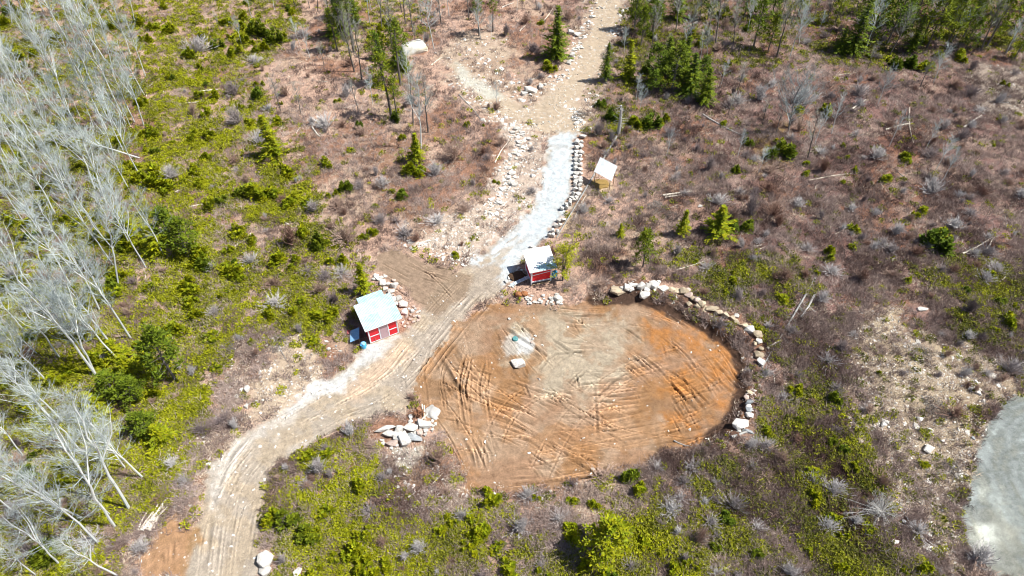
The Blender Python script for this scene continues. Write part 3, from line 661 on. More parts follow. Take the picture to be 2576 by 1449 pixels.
# ---------------------------------------------------------------- the white-roofed red shed on stilts
z2c = lambda a, b: ((1480+a*260/1449)*.83854, (700+b*260/1449)*.83854)
g0 = at(*z2c(635, 868)); A2 = math.radians(15)
s2 = empty('small_red_shed', g0, A2)
tag(s2, uniq('smaller red and white shed on stilts with white roof beside the pale gravel drive'), 'shed')
W, D, B = 2.15, 2.2, .42
boxobj('deck', (W/2, D/2, B), (W+.1, D+.1, .1), M['greyboard'], s2)
for xx in (.0, W):
    for yy in (0, D): boxobj('stilt', (xx, yy, (B-.05)/2), (.12, .12, B-.05), M['white'], s2)
beamobj('sill_beam', (-.05, -.10, .12), (W+.05, -.10, .12), .07, .07, M['timber'], s2)
Hf, Hb = 2.08, 2.3
boxobj('front_wall', (W/2, .03, (B+.05+Hf)/2), (W-.1, .04, Hf-B-.05), M['red'], s2)
boxobj('back_wall', (W/2, D-.03, (B+Hb)/2), (W-.1, .04, Hb-B-.1), M['red'], s2)
for xx in (.03, W-.03):
    b = MB()
    for t_ in (-.02, .02): b.V += [Vector((xx+t_, .06, B+.05)), Vector((xx+t_, D-.06, B+.05)), Vector((xx+t_, D-.06, Hb)), Vector((xx+t_, .06, Hf))]
    b.F += [[0, 1, 2, 3], [7, 6, 5, 4], [0, 4, 5, 1], [1, 5, 6, 2], [2, 6, 7, 3], [3, 7, 4, 0]]
    obj('side_wall', b.me('side_wall', M['red']), s2)
for xx in (.0, W): boxobj('corner_post', (xx, -.01, (B+Hf)/2), (.14, .12, Hf-B+.02), M['white'], s2)
boxobj('corner_post', (-.01, D, (B+Hb)/2), (.12, .12, Hb-B), M['white'], s2)
boxobj('trim', (W/2, -.005, B+.09), (W, .04, .09), M['white'], s2)
beamobj('trim', (.05, -.005, 1.48), (W-.05, -.005, 1.66), .04, .08, M['white'], s2)
beamobj('trim', (-.005, .05, B+.09), (-.005, D-.05, B+.09), .04, .08, M['white'], s2)
beamobj('trim', (-.006, .1, 1.25), (-.006, D-.1, 1.25), .035, .07, M['white'], s2)
xa0, xb0 = -.26, W+.62; ya0, yb0 = -.16, 2.85
def rz2(y): return Hf+.08+(y-ya0)/(yb0-ya0)*.36
cuts = [(xa0, .75), (.72, 1.75), (1.72, xb0)]
for k, (xa, xb) in enumerate(cuts):
    for (ya, yb, mt) in ((ya0, .62, 'whiteroof' if k == 0 else 'mint2'), (.58, 1.9, 'whiteroof'), (1.86, yb0, 'whiteroof')):
        dz = .012*(k % 2)+(.02 if ya > ya0 else 0)+(.02 if ya > 1 else 0)
        corr_sheet('roof_sheet', (xa, ya, rz2(ya)+dz), (xb, ya, rz2(ya)+dz), (xa, yb, rz2(yb)+dz), (xb, yb, rz2(yb)+dz), M[mt], s2, 5, amp=.007)
beamobj('roof_edge', (xa0, ya0-.02, rz2(ya0)-.04), (xb0, ya0-.02, rz2(ya0)-.04), .03, .08, M['white'], s2)
for xx in (xa0+.1, 1.2, xb0-.1): beamobj('rafter', (xx, ya0+.05, rz2(ya0)-.07), (xx, yb0-.05, rz2(yb0)-.07), .05, .08, M['timber'], s2)
p = at(*z2c(665, 245)); b = MB(); lump(b, (0, 0, .2), (.45, .5, .35), 8)
# walkway
pa = at(*z2c(290, 880)); pb = at(*z2c(600, 765)); d = pb-pa
wk = empty('walkway', pa, math.atan2(d.y, d.x)); L = math.hypot(d.x, d.y)
tag(wk, uniq('narrow weathered plank ramp leading from the drive up to the stilted shed'), 'ramp')
for s in (-.14, 0.0, .14): beamobj('plank', (0, s, .12), (L, s, B+.02), .13, .035, M['greyboard'], wk)
for k in range(3): boxobj('cleat', (L*(.2+.3*k), 0, .12+(B-.10)*(.2+.3*k)+.04), (.06, .46, .04), M['white'], wk)
boxobj('support', (.15, 0, .03), (.1, .4, .12), M['greyboard'], wk)
p = at(*z2c(1010, 735)); b = MB(); lump(b, (0, 0, .42), (.36, .30, .48), 12, 3, 1, .16); lump(b, (.15, .1, .75), (.22, .2, .2), 13, 2, 1, .2)
o = obj('tarpaulin_bundle', b.me('tarpaulin_bundle', M['bluetarp'], True), None, p)
tag(o, uniq('bright blue crumpled tarpaulin bundle at the right corner of the white-roofed shed'), 'tarpaulin')
# dark planting bed ringed with stones by the ramp
p = at(*z2c(400, 720)); b = MB(); lump(b, (0, 0, 0), (1.0, .75, .22), 21, 3, 1, .12)
tag(obj('soil_bed', b.me('soil_bed', M['mound'], True), None, p), uniq('dark earth bed ringed by small stones left of the stilted shed'), 'planting bed')
p = at(*z2c(440, 1035)); b = MB(); lump(b, (-.12, 0, .15), (.4, .32, .28), 31, 3, 1, .2); lump(b, (.5, .12, .12), (.36, .3, .26), 32, 3, 1, .2)
tag(obj('rusty_heap', b.me('rusty_heap', M['rust'], True), None, p), uniq('rusty brown pair of lumps below the stilted shed'), 'scrap heap')

# ---------------------------------------------------------------- the shelter
z3c = lambda a, b: ((1660+a*340/1449)*.83854, (300+b*340/1449)*.83854)
hs = (2.0, 2.0, 3.1, 3.1); cr = [Vector((*ground_at(*z3c(a, b_), h), h)) for (a, b_), h in zip(((520, 915), (740, 1035), (818, 845), (600, 730)), hs)]
cen = sum(cr, Vector())/4; zb = gz(cen.x, cen.y)
st = empty('shelter', (cen.x, cen.y, zb)); tag(st, uniq('small open shelter with one flat white roof sheet on posts right of the drive'), 'shelter')
L_ = [c-Vector((cen.x, cen.y, zb)) for c in cr]
for k in range(2):
    s0, s1 = k/2, (k+1)/2+.01; up = Vector((0, 0, .006*k))
    corr_sheet('roof_sheet', L_[0].lerp(L_[1], s0)+up, L_[0].lerp(L_[1], s1)+up, L_[3].lerp(L_[2], s0)+up, L_[3].lerp(L_[2], s1)+up, M['whiteroof'], st, 5, amp=.006)
cm = sum(L_, Vector())/4
for q in L_:
    f = cm.lerp(q, .86); boxobj('post', (f.x, f.y, (f.z-.05)/2), (.08, .08, f.z-.08), M['timber'], st)
for a, b_ in ((0, 1), (1, 2), (2, 3), (3, 0)):
    beamobj('beam', cm.lerp(L_[a], .86)-Vector((0, 0, .07)), cm.lerp(L_[b_], .86)-Vector((0, 0, .07)), .05, .08, M['timber'], st)
f0 = cm.lerp(L_[0], .86); f1 = cm.lerp(L_[1], .86)
beamobj('brace', (f0.x, f0.y, .25), (f0.x*.5+f1.x*.5, f0.y*.5+f1.y*.5, 1.8), .05, .05, M['timber'], st)
p = at(*z3c(590, 1075)); b = MB(); lump(b, (0, 0, 0), (1.15, .95, .16), 41, 3, 1, .15)
tag(obj('straw_bed', b.me('straw_bed', M['hay'], True), None, p), uniq('low bed of golden straw under the white shelter roof'), 'straw')

# the well cover, disc with a rim and a knob
p = at(1296, 853); t = empty('well_cover', p); tag(t, uniq('round teal plastic well cover on white gravel in the dirt clearing'), 'well cover')
t.scale = (.78, .78, .78)
b = MB(); b.tube([(0, 0, -.05), (0, 0, .16), (0, 0, .20), (0, 0, .215)], [.36, .36, .34, .30], 28, True); obj('lid', b.me('lid', M['wellcap']), t)
b = MB(); b.tube([(0, 0, .0), (0, 0, .06)], [.40, .40], 28, True); obj('rim', b.me('rim', M['wellcap']), t)
b = MB(); b.tube([(.2, 0, .20), (.2, 0, .25)], [.05, .05], 10, True); obj('plug', b.me('plug', M['greyboard']), t)
b = MB()
for k in range(5): lump(b, (0, 0, 0), (.01, .01, .01), k, 1)

# ---------------------------------------------------------------- rocks
def rock_mesh(seed, mat, npt=18, jag=.25):
    q = random.Random(seed); bm = bmesh.new()
    for _ in range(npt):
        v = Vector((q.gauss(0, 1), q.gauss(0, 1), q.gauss(0, 1))).normalized(); v *= 1-q.random()*jag*1.4
        v = Vector((max(-.82, min(.82, v.x)), max(-.82, min(.82, v.y)), max(-.75, min(.75, v.z)))); bm.verts.new(v)
    r = bmesh.ops.convex_hull(bm, input=bm.verts); bmesh.ops.delete(bm, geom=[g for g in r['geom_interior'] if isinstance(g, bmesh.types.BMVert)], context='VERTS')
    bmesh.ops.bevel(bm, geom=list(bm.edges), offset=.03, segments=1, affect='EDGES', profile=.5)
    me = bpy.data.meshes.new('rock'); bm.to_mesh(me); bm.free(); me.materials.append(mat); return me
RK = {k: [rock_mesh(i*7+s, M[k], 15+i % 3*4) for i in range(8)] for s, k in enumerate(('rock', 'rockp', 'rockt', 'rockb'))}
rr_ = random.Random(8)
USED = []; BUSY = np.zeros(X.shape, np.float32)
def mark_busy(x, y, r):
    i0, i1 = np.searchsorted(xs, (x-r, x+r)); j0, j1 = np.searchsorted(ys, (y-r, y+r))
    BUSY[i0:i1, j0:j1][np.hypot(X[i0:i1, j0:j1]-x, Y[i0:i1, j0:j1]-y) < r] = 1
def rock(u, v, w_, h_=None, mat='rock', label=None, group=None, hz=None, name='rock', cat='rock', sink=.3, dz=0):
    """a rock at this spot, w_ across and h_ up the picture"""
    h_ = h_ or w_; s = mpp(v); p = at(u, v)
    a = w_*s/2*1.14; bdep = h_*s/2*1.2; USED.append((p.x, p.y, a)); mark_busy(p.x, p.y, a+.35); hgt = (hz or min(a, bdep)*rr_.uniform(.65, .95))
    o = obj(name, rr_.choice(RK[mat])); o.location = (p.x, p.y, p.z+hgt*(1-sink)*.75+dz)
    o.scale = (a*1.28, bdep*1.28, hgt*1.25); o.rotation_euler = (rr_.uniform(-.15, .15), rr_.uniform(-.15, .15), rr_.uniform(-.35, .35)+(0 if rr_.random() < .5 else math.pi))
    tag(o, label or where('pale angular rock', p), cat, group); return o
ORD = ['first', 'second', 'third', 'fourth', 'fifth', 'sixth', 'seventh', 'eighth', 'ninth', 'tenth', 'eleventh', 'twelfth', 'thirteenth', 'fourteenth', 'fifteenth', 'sixteenth', 'seventeenth', 'eighteenth', 'nineteenth', 'twentieth']
ORD += ['twenty-'+o for o in ORD[:9]]+['thirtieth']+['thirty-'+o for o in ORD[:9]]+['fortieth']+['forty-'+o for o in ORD[:9]]+['fiftieth']+['fifty-'+o for o in ORD[:9]]

# boulder wall round the clearing
z6 = lambda a, b: ((1840+a*360/1449)*.83854, (600+b*360/1449)*.83854)
k6 = 360/1449*.83854
WALL = [(*z6(a, b), w_*k6, h_*k6, m_) for a, b, w_, h_, m_ in [(50,1110,140,95,'rockt'),(108,1080,58,60,'rock'),(168,1065,75,75,'rock'),(218,1092,62,62,'rock'),(240,1028,105,45,'rock'),(325,1045,92,88,'rock'),(402,1042,78,72,'rock'),(398,1092,62,50,'rock'),(370,1160,112,72,'rock'),(488,1040,98,88,'rock'),(545,1022,62,62,'rock'),(605,1080,112,72,'rock'),(692,1085,80,60,'rockt'),(770,1085,130,40,'rockt'),(780,1115,110,38,'rockt'),(850,1110,82,72,'rockt'),(900,1090,52,48,'rockp'),(905,1150,82,72,'rockp'),(952,1200,60,56,'rockt'),(915,1262,54,54,'rockt'),(1010,1220,66,58,'rockp'),(1062,1260,72,66,'rockt'),(1018,1285,62,50,'rockt'),(1104,1330,48,88,'rockt'),(1185,1320,122,60,'rockt'),(1268,1362,84,52,'rockt'),(1338,1396,72,84,'rockt')]]
zr = lambda a, b: (1717.3+a/3, 483+b/3)
WALL += [(*zr(a, b), w_/3, h_/3, m_) for a, b, w_, h_, m_ in [(365,957,50,42,'rockt'),(405,985,28,50,'rockt'),(403,936,32,30,'rock'),(455,1017,66,42,'rockt'),(502,1050,66,50,'rock'),(556,1080,60,54,'rockt'),(573,1130,42,38,'rock'),(545,1150,28,34,'rockt'),(590,1190,34,30,'rockt'),(572,1236,52,50,'rockt'),(585,1290,46,50,'rock')]]
zb_ = lambda a, b: (1717.3+a/3, 966+b/3)
WALL += [(*zb_(a, b), w_/3, h_/3, m_) for a, b, w_, h_, m_ in [(505,68,36,32,'rockt'),(480,105,30,32,'rockp'),(500,145,52,40,'rockb'),(495,172,44,26,'rock'),(496,200,40,40,'rockb'),(500,240,46,44,'rock'),(430,312,96,66,'rock'),(424,358,30,28,'rock'),(488,364,72,28,'rockb')]]
for k, (u, v, w_, h_, m_) in enumerate(WALL):
    tone = {'rock': 'pale', 'rockt': 'tan', 'rockp': 'pinkish', 'rockb': 'grey'}[m_]
    shp = 'long' if w_ > h_*1.5 else ('upright' if h_ > w_*1.3 else 'rounded'); sz = 'large ' if w_*h_ > 330 else ''
    rock(u, v+1, w_*1.2, h_*1.16, m_, uniq('%s%s %s boulder, %s along the clearing wall counted from its upper left end' % (sz, shp, tone, ORD[k])), 'boulders of the wall round the clearing', name='boulder', cat='boulder', sink=.15)
# stacked rock row along the pale drive
ROW = [z3c(a, b) for a, b in [(370,490),(325,560),(325,620),(325,680),(320,735),(315,790),(312,845),(310,900),(310,955),(312,1010),(310,1060),(312,1110),(308,1160),(290,1215),(262,1265),(235,1310),(190,1350),(140,1400)]]+[(1411,556),(1404,572),(1396,586),(1386,597)]
k = 0
for i, (u, v) in enumerate(ROW):
    big = 11.5 if i < 15 else 9.5
    for s in ((-1, 1) if i not in (0,) else (0,)):
        k += 1
        nm_ = 'flat-topped' if k % 3 == 0 else ('blocky' if k % 3 == 1 else 'wedge-shaped')
        side_ = 'drive side' if s < 0 else 'far side'
        if i == 0: side_ = 'top end'
        rock(u+s*5.2+rr_.uniform(-1, 1), v+rr_.uniform(-2, 2), big*rr_.uniform(.95, 1.4) if i else 18, big*rr_.uniform(.85, 1.05), 'rock', uniq('%s white rock, %s from the top of the stacked row, %s' % (nm_, ORD[i], side_)), 'rocks stacked in a row along the pale drive', hz=.32, sink=-.1)
# right of the green-roofed shed
for a, b, w_, h_, lab in [(925,230,175,100,'large smooth oval white boulder highest in the heap by the green-roofed shed'),(1060,530,150,130,'square-cut white boulder midway down the heap by the green-roofed shed'),(1085,660,125,110,'round cream boulder below the square one by the green-roofed shed'),(905,450,84,125,'upright pale boulder nearest the roof corner of the green-roofed shed'),(990,430,100,100,'rounded white boulder left of the square one by the green-roofed shed')]:
    rock(*z1c(a, b), w_*.15, h_*.15, 'rock', uniq(lab), 'rocks heaped beside the green-roofed shed', name='boulder', cat='boulder')
def heap(items, zf, k, mat, label, group, name='rock'):
    for a, b, w_, h_ in items: rock(*zf(a, b), w_*k, h_*k, mat if isinstance(mat, str) else rr_.choice(mat), label, group, name=name)
heap([(640,100,150,90),(720,180,120,110),(790,190,95,80),(850,320,130,80),(760,270,100,80),(860,380,110,50),(950,520,80,80),(600,50,90,70),(690,90,90,70),(760,60,80,60),(560,110,80,70)], z1c, .15, 'rock', 'whitish rock in the upper heap behind the green-roofed shed', 'rocks behind the green-roofed shed')
heap([(1040,740,60,50),(1110,730,65,50),(1230,560,60,40),(1210,640,70,60),(1320,740,85,60),(1290,660,60,50),(1170,770,75,55),(1230,820,65,50),(1300,790,60,45),(1090,890,75,45),(1160,900,70,45),(1050,840,50,60),(1160,600,50,40),(1330,640,50,40),(1260,600,45,40),(1180,700,45,40),(1290,720,50,40),(1130,840,45,40),(900,120,80,50),(1020,250,50,40),(1240,720,50,50),(1070,800,40,35)], z1c, .15, ['rock', 'rockp', 'rockp'], 'small pinkish or pale rock in the rubble right of the green-roofed shed', 'rubble right of the green-roofed shed')
z4c = lambda a, b: ((1100+a*260/1449)*.83854, (1180+b*260/1449)*.83854)
for a, b, w_, h_, m_, lab in [(310,610,300,80,'rock','long thin white slab at the left tip of the stump pile'),(370,700,165,110,'rock','white block below the long slab in the stump pile'),(530,605,170,130,'rock','pointed white block above the middle of the stump pile'),(530,735,165,130,'rock','square white block in the middle of the stump pile'),(640,790,165,195,'rock','big rounded white boulder lowest in the stump pile'),(730,600,200,140,'rock','tilted rectangular white slab in the stump pile'),(800,755,230,100,'rockb','flat grey slab at the lower right of the stump pile'),(970,540,250,115,'rock','wide whitish slab touching the gravel heap in the stump pile'),(890,672,95,85,'rockp','pinkish rock right of the tilted slab in the stump pile'),(430,840,170,110,'rockp','dark reddish rock below the left end of the stump pile')]:
    rock(*z4c(a, b), w_*.175, h_*.175, m_, uniq(lab), 'slabs of the stump pile', name='slab' if w_ > 190 else 'boulder', cat='boulder', sink=.1)
heap([(810,665,60,60),(750,690,65,60),(990,630,95,70),(985,700,70,60),(1110,565,75,60),(1105,625,70,60),(1150,520,60,50),(280,845,75,60),(270,790,55,40),(415,922,65,50),(500,875,65,50),(740,400,70,85),(735,472,75,55),(1050,490,60,50),(1100,470,50,50),(900,590,60,50),(240,780,40,30)], z4c, .15, 'rock', 'smaller white rock tucked into the edge of the stump pile', 'small rocks of the stump pile')
p = at(*z4c(1085, 340)); b = MB(); lump(b, (0, 0, -.12), (.72, .85, .42), 51, 4, 1, .14)
tag(obj('gravel_heap', b.me('gravel_heap', M['gravel'], True), None, p), uniq('heap of white crushed gravel right of the torn stump'), 'gravel heap')
# torn stump: trunk, roots, sticks
p = at(*z4c(860, 370)); stp = empty('uprooted_stump', p); tag(stp, uniq('reddish torn root stump lying among the white slabs'), 'stump')
b = MB(); q = random.Random(3)
b.tube([(0, 0, .05), (.1, .15, .4), (.15, .25, .75)], [.32, .26, .2], 8, True); obj('stump_wood', b.me('stump_wood', M['root']), stp)
for k in range(34):
    b = MB(); a = q.uniform(0, 6.28); L = q.uniform(.35, .8); e = q.uniform(-.05, .9)
    p0 = Vector((0, 0, .3)); p2 = p0+Vector((math.cos(a)*L, math.sin(a)*L*.8, e*L)); p1 = (p0+p2)/2+Vector((0, 0, .15)); b.tube([p0, p1, p2], [.05, .035, .012], 5); obj('root', b.me('root', M['root']), stp)
for k, ((a0, b0), (a1, b1), lab) in enumerate([((925,180),(935,270),'short white stub standing above the torn stump'),((960,200),(975,440),'pale peeled pole lying down the gravel heap side of the stump'),((1020,340),(880,480),'pale stick slanting from the gravel heap to the slabs')]):
    pa, pb = at(*z4c(a0, b0), .45), at(*z4c(a1, b1), .35); b = MB(); b.tube([pa-pb, (pa-pb)*.5+Vector((0, 0, .03)), Vector()], [.06, .07, .05], 6, True)
    tag(obj('peeled_pole', b.me('peeled_pole', M['dead']), None, pb), uniq(lab), 'pole')
# heap below the stilted shed
heap([(1080,1100,130,95)], z2c, .15, 'rock', uniq('largest pale rock at the right end of the gravel rubble below the stilted shed'), 'rubble below the stilted shed', 'boulder')
hq = random.Random(31)
heap([(hq.uniform(540, 960), 1130+hq.uniform(-55, 55), hq.uniform(34, 62), hq.uniform(28, 50)) for _ in range(24)]+[(hq.uniform(950, 1190), 1150+hq.uniform(-60, 50), hq.uniform(45, 80), hq.uniform(40, 60)) for _ in range(12)]+[(835,1050,60,50),(650,1048,60,35),(1060,1025,80,40),(955,1090,60,50)], z2c, .15, 'rock', 'fist-sized to head-sized pale stone in the rubble strip below the stilted shed', 'rubble below the stilted shed')
heap([(270,888,55,45),(215,815,60,70),(260,750,40,60),(290,700,50,45),(340,660,50,35),(430,590,60,60),(400,630,45,40),(470,620,50,40),(350,880,40,35),(330,905,40,30),(310,845,40,30)], z2c, .15, 'rock', 'small stone edging the dark bed by the plank ramp', 'stones edging the dark bed')
heap([(660,245,130,70),(620,290,80,50)], z2c, .15, 'rock', 'white rock peeping out behind the roof of the stilted shed', 'rocks behind the stilted shed')
# rubble left of the drive (scattered along a line), track edges
def strip(line, n, spread, smin, smax, mat, label, group, seed, flatv=.85):
    q = random.Random(seed)
    for _ in range(n):
        t = q.random()*(len(line)-1); i = min(int(t), len(line)-2); f = t-i
        u = line[i][0]*(1-f)+line[i+1][0]*f+q.gauss(0, spread); v = line[i][1]*(1-f)+line[i+1][1]*f+q.gauss(0, spread*.7)
        s = smin+(smax-smin)*q.random()**2.2
        p_ = at(u, v); rock(u, v, s*q.uniform(.9, 1.3), s*q.uniform(.6, .95)*flatv, mat if isinstance(mat, str) else q.choice(mat), where('large white rubble rock', p_) if s > smin+(smax-smin)*.3 else label, group)
strip([(1283,318),(1305,340),(1312,365),(1295,385),(1283,410),(1272,440),(1285,455),(1262,480),(1245,515),(1232,530)], 64, 9, 5.5, 17, 'rock', 'white broken rock in the rubble bank left of the pale drive', 'rubble bank left of the drive', 3)
strip([(1508,0),(1496,30),(1478,62),(1465,85),(1448,125),(1440,150),(1425,180),(1400,195),(1380,210)], 46, 6, 5, 13, 'rock', 'white rock in the line edging the left of the upper track', 'rocks edging the upper track', 4)
for a, b, w_, h_, lab in [(1430,692,95,52,'long grey-white slab at the island tip above the fork'),(1503,660,40,52,'upright white rock right of the long slab above the fork'),(1380,712,55,35,'low white rock left of the long slab above the fork'),(1735,250,55,40,'blocky white boulder beside the dark spruce across the upper track edge'),(1780,270,45,35,'white boulder just right of the blocky one by the dark spruce'),(1740,420,50,40,'white boulder at the track edge below the dark spruce')]:
    rock(858.7+a/3, b/3, w_/3, h_/3, 'rock', uniq(lab), 'rocks edging the upper track')
strip([(1437,275),(1450,292),(1462,315),(1440,300)], 26, 6, 4, 12, ['rock', 'rock', 'rockb'], 'pale grey rock in the slash pile at the right of the fork', 'rocks right of the fork', 5)
strip([(1555,20),(1560,60),(1540,100)], 12, 6, 4, 9, 'rock', 'small pale rock along the right edge of the upper track', 'rocks right of the upper track', 6)
strip([(1060,610),(1130,640),(1165,650)], 18, 9, 3.5, 8, ['rock', 'rockp'], 'small pale rock on the brown bank above the muddy spur', 'rocks above the muddy spur', 7)
strip([(825,860),(830,900),(840,890),(850,870)], 16, 7, 4, 11, ['rock', 'rockb', 'rockp'], 'rock in the loose rubble left of the blue board', 'rocks left of the blue board', 9)
for u, v, w_, h_, m_, lab in [(1304,918,36,23,'rock','flat white boulder lying alone below the well cover'),(669,1412,36,37,'rock','white oval boulder right of the road foot, near the bottom edge'),(668,1438,28,22,'rock','cream boulder at the bottom edge touching the white oval boulder'),(748,1441,18,24,'rock','slanting white rock at the bottom edge right of the oval boulder'),
    (1759,519,14,9,'rock','small oval white boulder beside a sapling on the reddish heath'),(2318,779,27,11,'rock','long thin white boulder above the stony slope on the right'),(1042,905,5,5,'rock','tiny white stone on the road below the green-roofed shed'),
    (2221,1070,17,14,'rock','white boulder high on the stony slope left of the grey turnaround'),(2333,1133,28,20,'rock','broad white boulder on the stony slope left of the grey turnaround'),(2251,1364,20,10,'rock','flat white boulder low on the stony slope'),(2273,1313,9,12,'rockb','small bluish rock low on the stony slope'),(2448,1103,9,9,'rockb','small bluish rock at the upper rim of the grey turnaround'),
    (622,980,14,16,'rock','pale rock at the left end of the bare dirt spur'),(622,1025,14,14,'rock','cream rock beside the road left of the gravel patch'),(455,1330,9,9,'rock','pale stone in the top of the orange earth patch'),(620,983,8,8,'rockb','small bluish rock left of the bare dirt spur'),(2135,1052,8,8,'rock','small white rock high left on the stony slope'),(1340,853,7,6,'rock','small white rock right of the well gravel'),(1346,846,8,7,'rock','small white rock topmost right of the well gravel'),(1337,862,7,6,'rockp','small pinkish rock right of the well gravel'),(1281,803,7,6,'rock','small white rock above the well'),
    (2265,1283,8,7,'rock','white cobble midway down the stony slope'),(2600,1000,4,4,'rock','stone at the right edge')]:
    rock(u, v, w_, h_, m_, uniq(lab), None, name='boulder' if w_ > 12 else 'rock', cat='boulder' if w_ > 12 else 'rock')
# the huge boulder by the pines: rough convex block
bm = bmesh.new(); q = random.Random(12)
for _ in range(46):
    v = Vector((q.gauss(0, 1), q.gauss(0, 1), q.gauss(0, 1))).normalized(); bm.verts.new(Vector((max(-.8, min(.8, v.x))*2.5, max(-.75, min(.75, v.y))*1.7, max(-.3, min(.72, v.z))*1.5)))
r = bmesh.ops.convex_hull(bm, input=bm.verts); bmesh.ops.delete(bm, geom=[g for g in r['geom_interior'] if isinstance(g, bmesh.types.BMVert)], context='VERTS')
bmesh.ops.bevel(bm, geom=list(bm.edges), offset=.12, segments=1, affect='EDGES'); me = bpy.data.meshes.new('huge_boulder'); bm.to_mesh(me); bm.free(); me.materials.append(M['outcrop'])
o = obj('huge_boulder', me, None, at(1042, 128)+Vector((0, 0, .3))); o.rotation_euler = (0, 0, .35); tag(o, uniq('huge pale boulder beside the pines near the top of the photo'), 'boulder')

# ---------------------------------------------------------------- trees
def bare_tree(seed, H=11.0, nb=26, spread=1.5, start=.38, tw=1.35, mats=('bark', 'twig')):
    q = random.Random(seed); T = MB(); B = MB()
    pts = [Vector((0, 0, -.3))]; d = Vector((0, 0, 1)); n = 9; x = y = 0
    bx, by = q.uniform(-.5, .5), q.uniform(-.5, .5)
    for i in range(1, n+1):
        t = i/n; pts.append(Vector((bx*math.sin(t*2.4)+q.uniform(-.06, .06)*t*3, by*math.sin(t*2.1)+q.uniform(-.06, .06)*t*3, H*t)))
    rad = [(.088 if mats[0] == 'bark' else .15)*(1-.84*(i/n))*H/11+.012 for i in range(n+1)]; T.tube(pts, rad, 6)
    def on(t):
        k = min(int(t*n), n-1); return pts[k].lerp(pts[k+1], t*n-k)
    for fk in range(2 if seed % 3 else 3):               # leaders that fork off the trunk
        t = q.uniform(.38, .6); p = on(t); a = q.uniform(0, 6.283); L = H*(1-t)*q.uniform(.6, .95); e = p+Vector((math.cos(a)*L*.32, math.sin(a)*L*.32, L*.95)); mid = p.lerp(e, .5)+Vector((math.cos(a)*.3, math.sin(a)*.3, 0))
        T.tube([p, mid, e], [.05*H/11, .035*H/11, .01], 5)
        for j in range(nb//5):
            s = q.uniform(.25, 1); b0 = p.lerp(mid, s*2) if s < .5 else mid.lerp(e, s*2-1); a2 = q.uniform(0, 6.283); d = Vector((math.cos(a2), math.sin(a2), q.uniform(.5, 1.4))).normalized(); L2 = spread*q.uniform(.5, 1.1); e2 = b0+d*L2; B.rib(b0, e2, .02)
            for k in range(int(11*tw)):
                b1 = b0.lerp(e2, q.uniform(.2, 1)); d3 = (d+Vector((q.uniform(-.9, .9), q.uniform(-.9, .9), q.uniform(-.3, .6)))).normalized(); B.rib(b1, b1+d3*q.uniform(.25, .8), .008)
    for i in range(nb):
        t = start+(1-start)*(i+q.random())/nb*.98; p = on(t); a = q.uniform(0, 6.283)
        L = spread*(1.25-t)*q.uniform(.5, 1.6)*1.5+.3; up = q.uniform(.5, 1.7)
        d = Vector((math.cos(a), math.sin(a), up)).normalized()
        mid = p+d*L*.5+Vector((0, 0, -.05*L)); end = p+d*L+Vector((q.uniform(-.2, .2), q.uniform(-.2, .2), .22*L))
        B.tube([p, mid, end], [.035*(1.25-t)+.008, .02*(1.2-t)+.006, .006], 3)
        for j in range(int(9*tw)):
            s = q.uniform(.2, 1); b0 = p.lerp(mid, s*2) if s < .5 else mid.lerp(end, s*2-1)
            dd = (d+Vector((q.uniform(-.9, .9), q.uniform(-.9, .9), q.uniform(-.2, .6)))).normalized(); l2 = q.uniform(.35, .85)*(.6+.4*spread)
            e = b0+dd*l2; B.rib(b0, e, .0105)
            for k in range(5):
                b1 = b0.lerp(e, q.uniform(.25, .9)); d3 = (dd+Vector((q.uniform(-.9, .9), q.uniform(-.9, .9), q.uniform(-.3, .6)))).normalized(); B.rib(b1, b1+d3*q.uniform(.25, .6), .0068)
    return T.me('trunk', M[mats[0]]), B.me('branches', M[mats[1]])
def needle(mb, q, c, out, s):
    a = (out+Vector((q.uniform(-.45, .45), q.uniform(-.45, .45), q.uniform(-.35, .35)))).normalized(); b = a.cross(Vector((q.uniform(-.5, .5), q.uniform(-.5, .5), 1))).normalized()
    mb.quad(c, a*s, b*s*.42)
def conifer(seed, H=6.0, R=1.35, dens=1.0, base=.10, mat='spruce', droop=-.18, shag=.25):
    q = random.Random(seed); T = MB(); F = MB(); shag = .42
    T.tube([(0, 0, -.3), (0, 0, H*.5), (q.uniform(-.1, .1), 0, H*.98)], [.016*H+.02, .010*H+.01, .01], 6)
    n = int(21*dens)
    for i in range(n):
        t = i/(n-1); z = H*(base+(1-base)*t); r = R*(1-t)**.8*q.uniform(.85, 1.15)+.07
        m = max(4, int(8*(1-t)+3)); a0 = q.uniform(0, 6.28)
        for k in range(m):
            a = a0+6.283*k/m+q.uniform(-.25, .25); L = r*q.uniform(1-shag*1.6, 1+shag); o = Vector((math.cos(a), math.sin(a), droop+t*.5)).normalized()
            p0 = Vector((0, 0, z)); e = p0+o*L; B_ = max(3, int(L*6.5))
            T.rib(p0, e, .012)
            for j in range(B_):
                s = (j+.6)/B_; c = p0.lerp(e, s)+Vector((0, 0, q.uniform(-.04, .06)))
                for side in (-1, 1):
                    perp = Vector((-o.y, o.x, 0))*side*(.6+.5*q.random()); needle(F, q, c+perp*.10, (o+perp).normalized(), .20*(1.1-.35*s)*q.uniform(.8, 1.2))
    return T.me('trunk', M['barkd']), F.me('crown', M[mat])
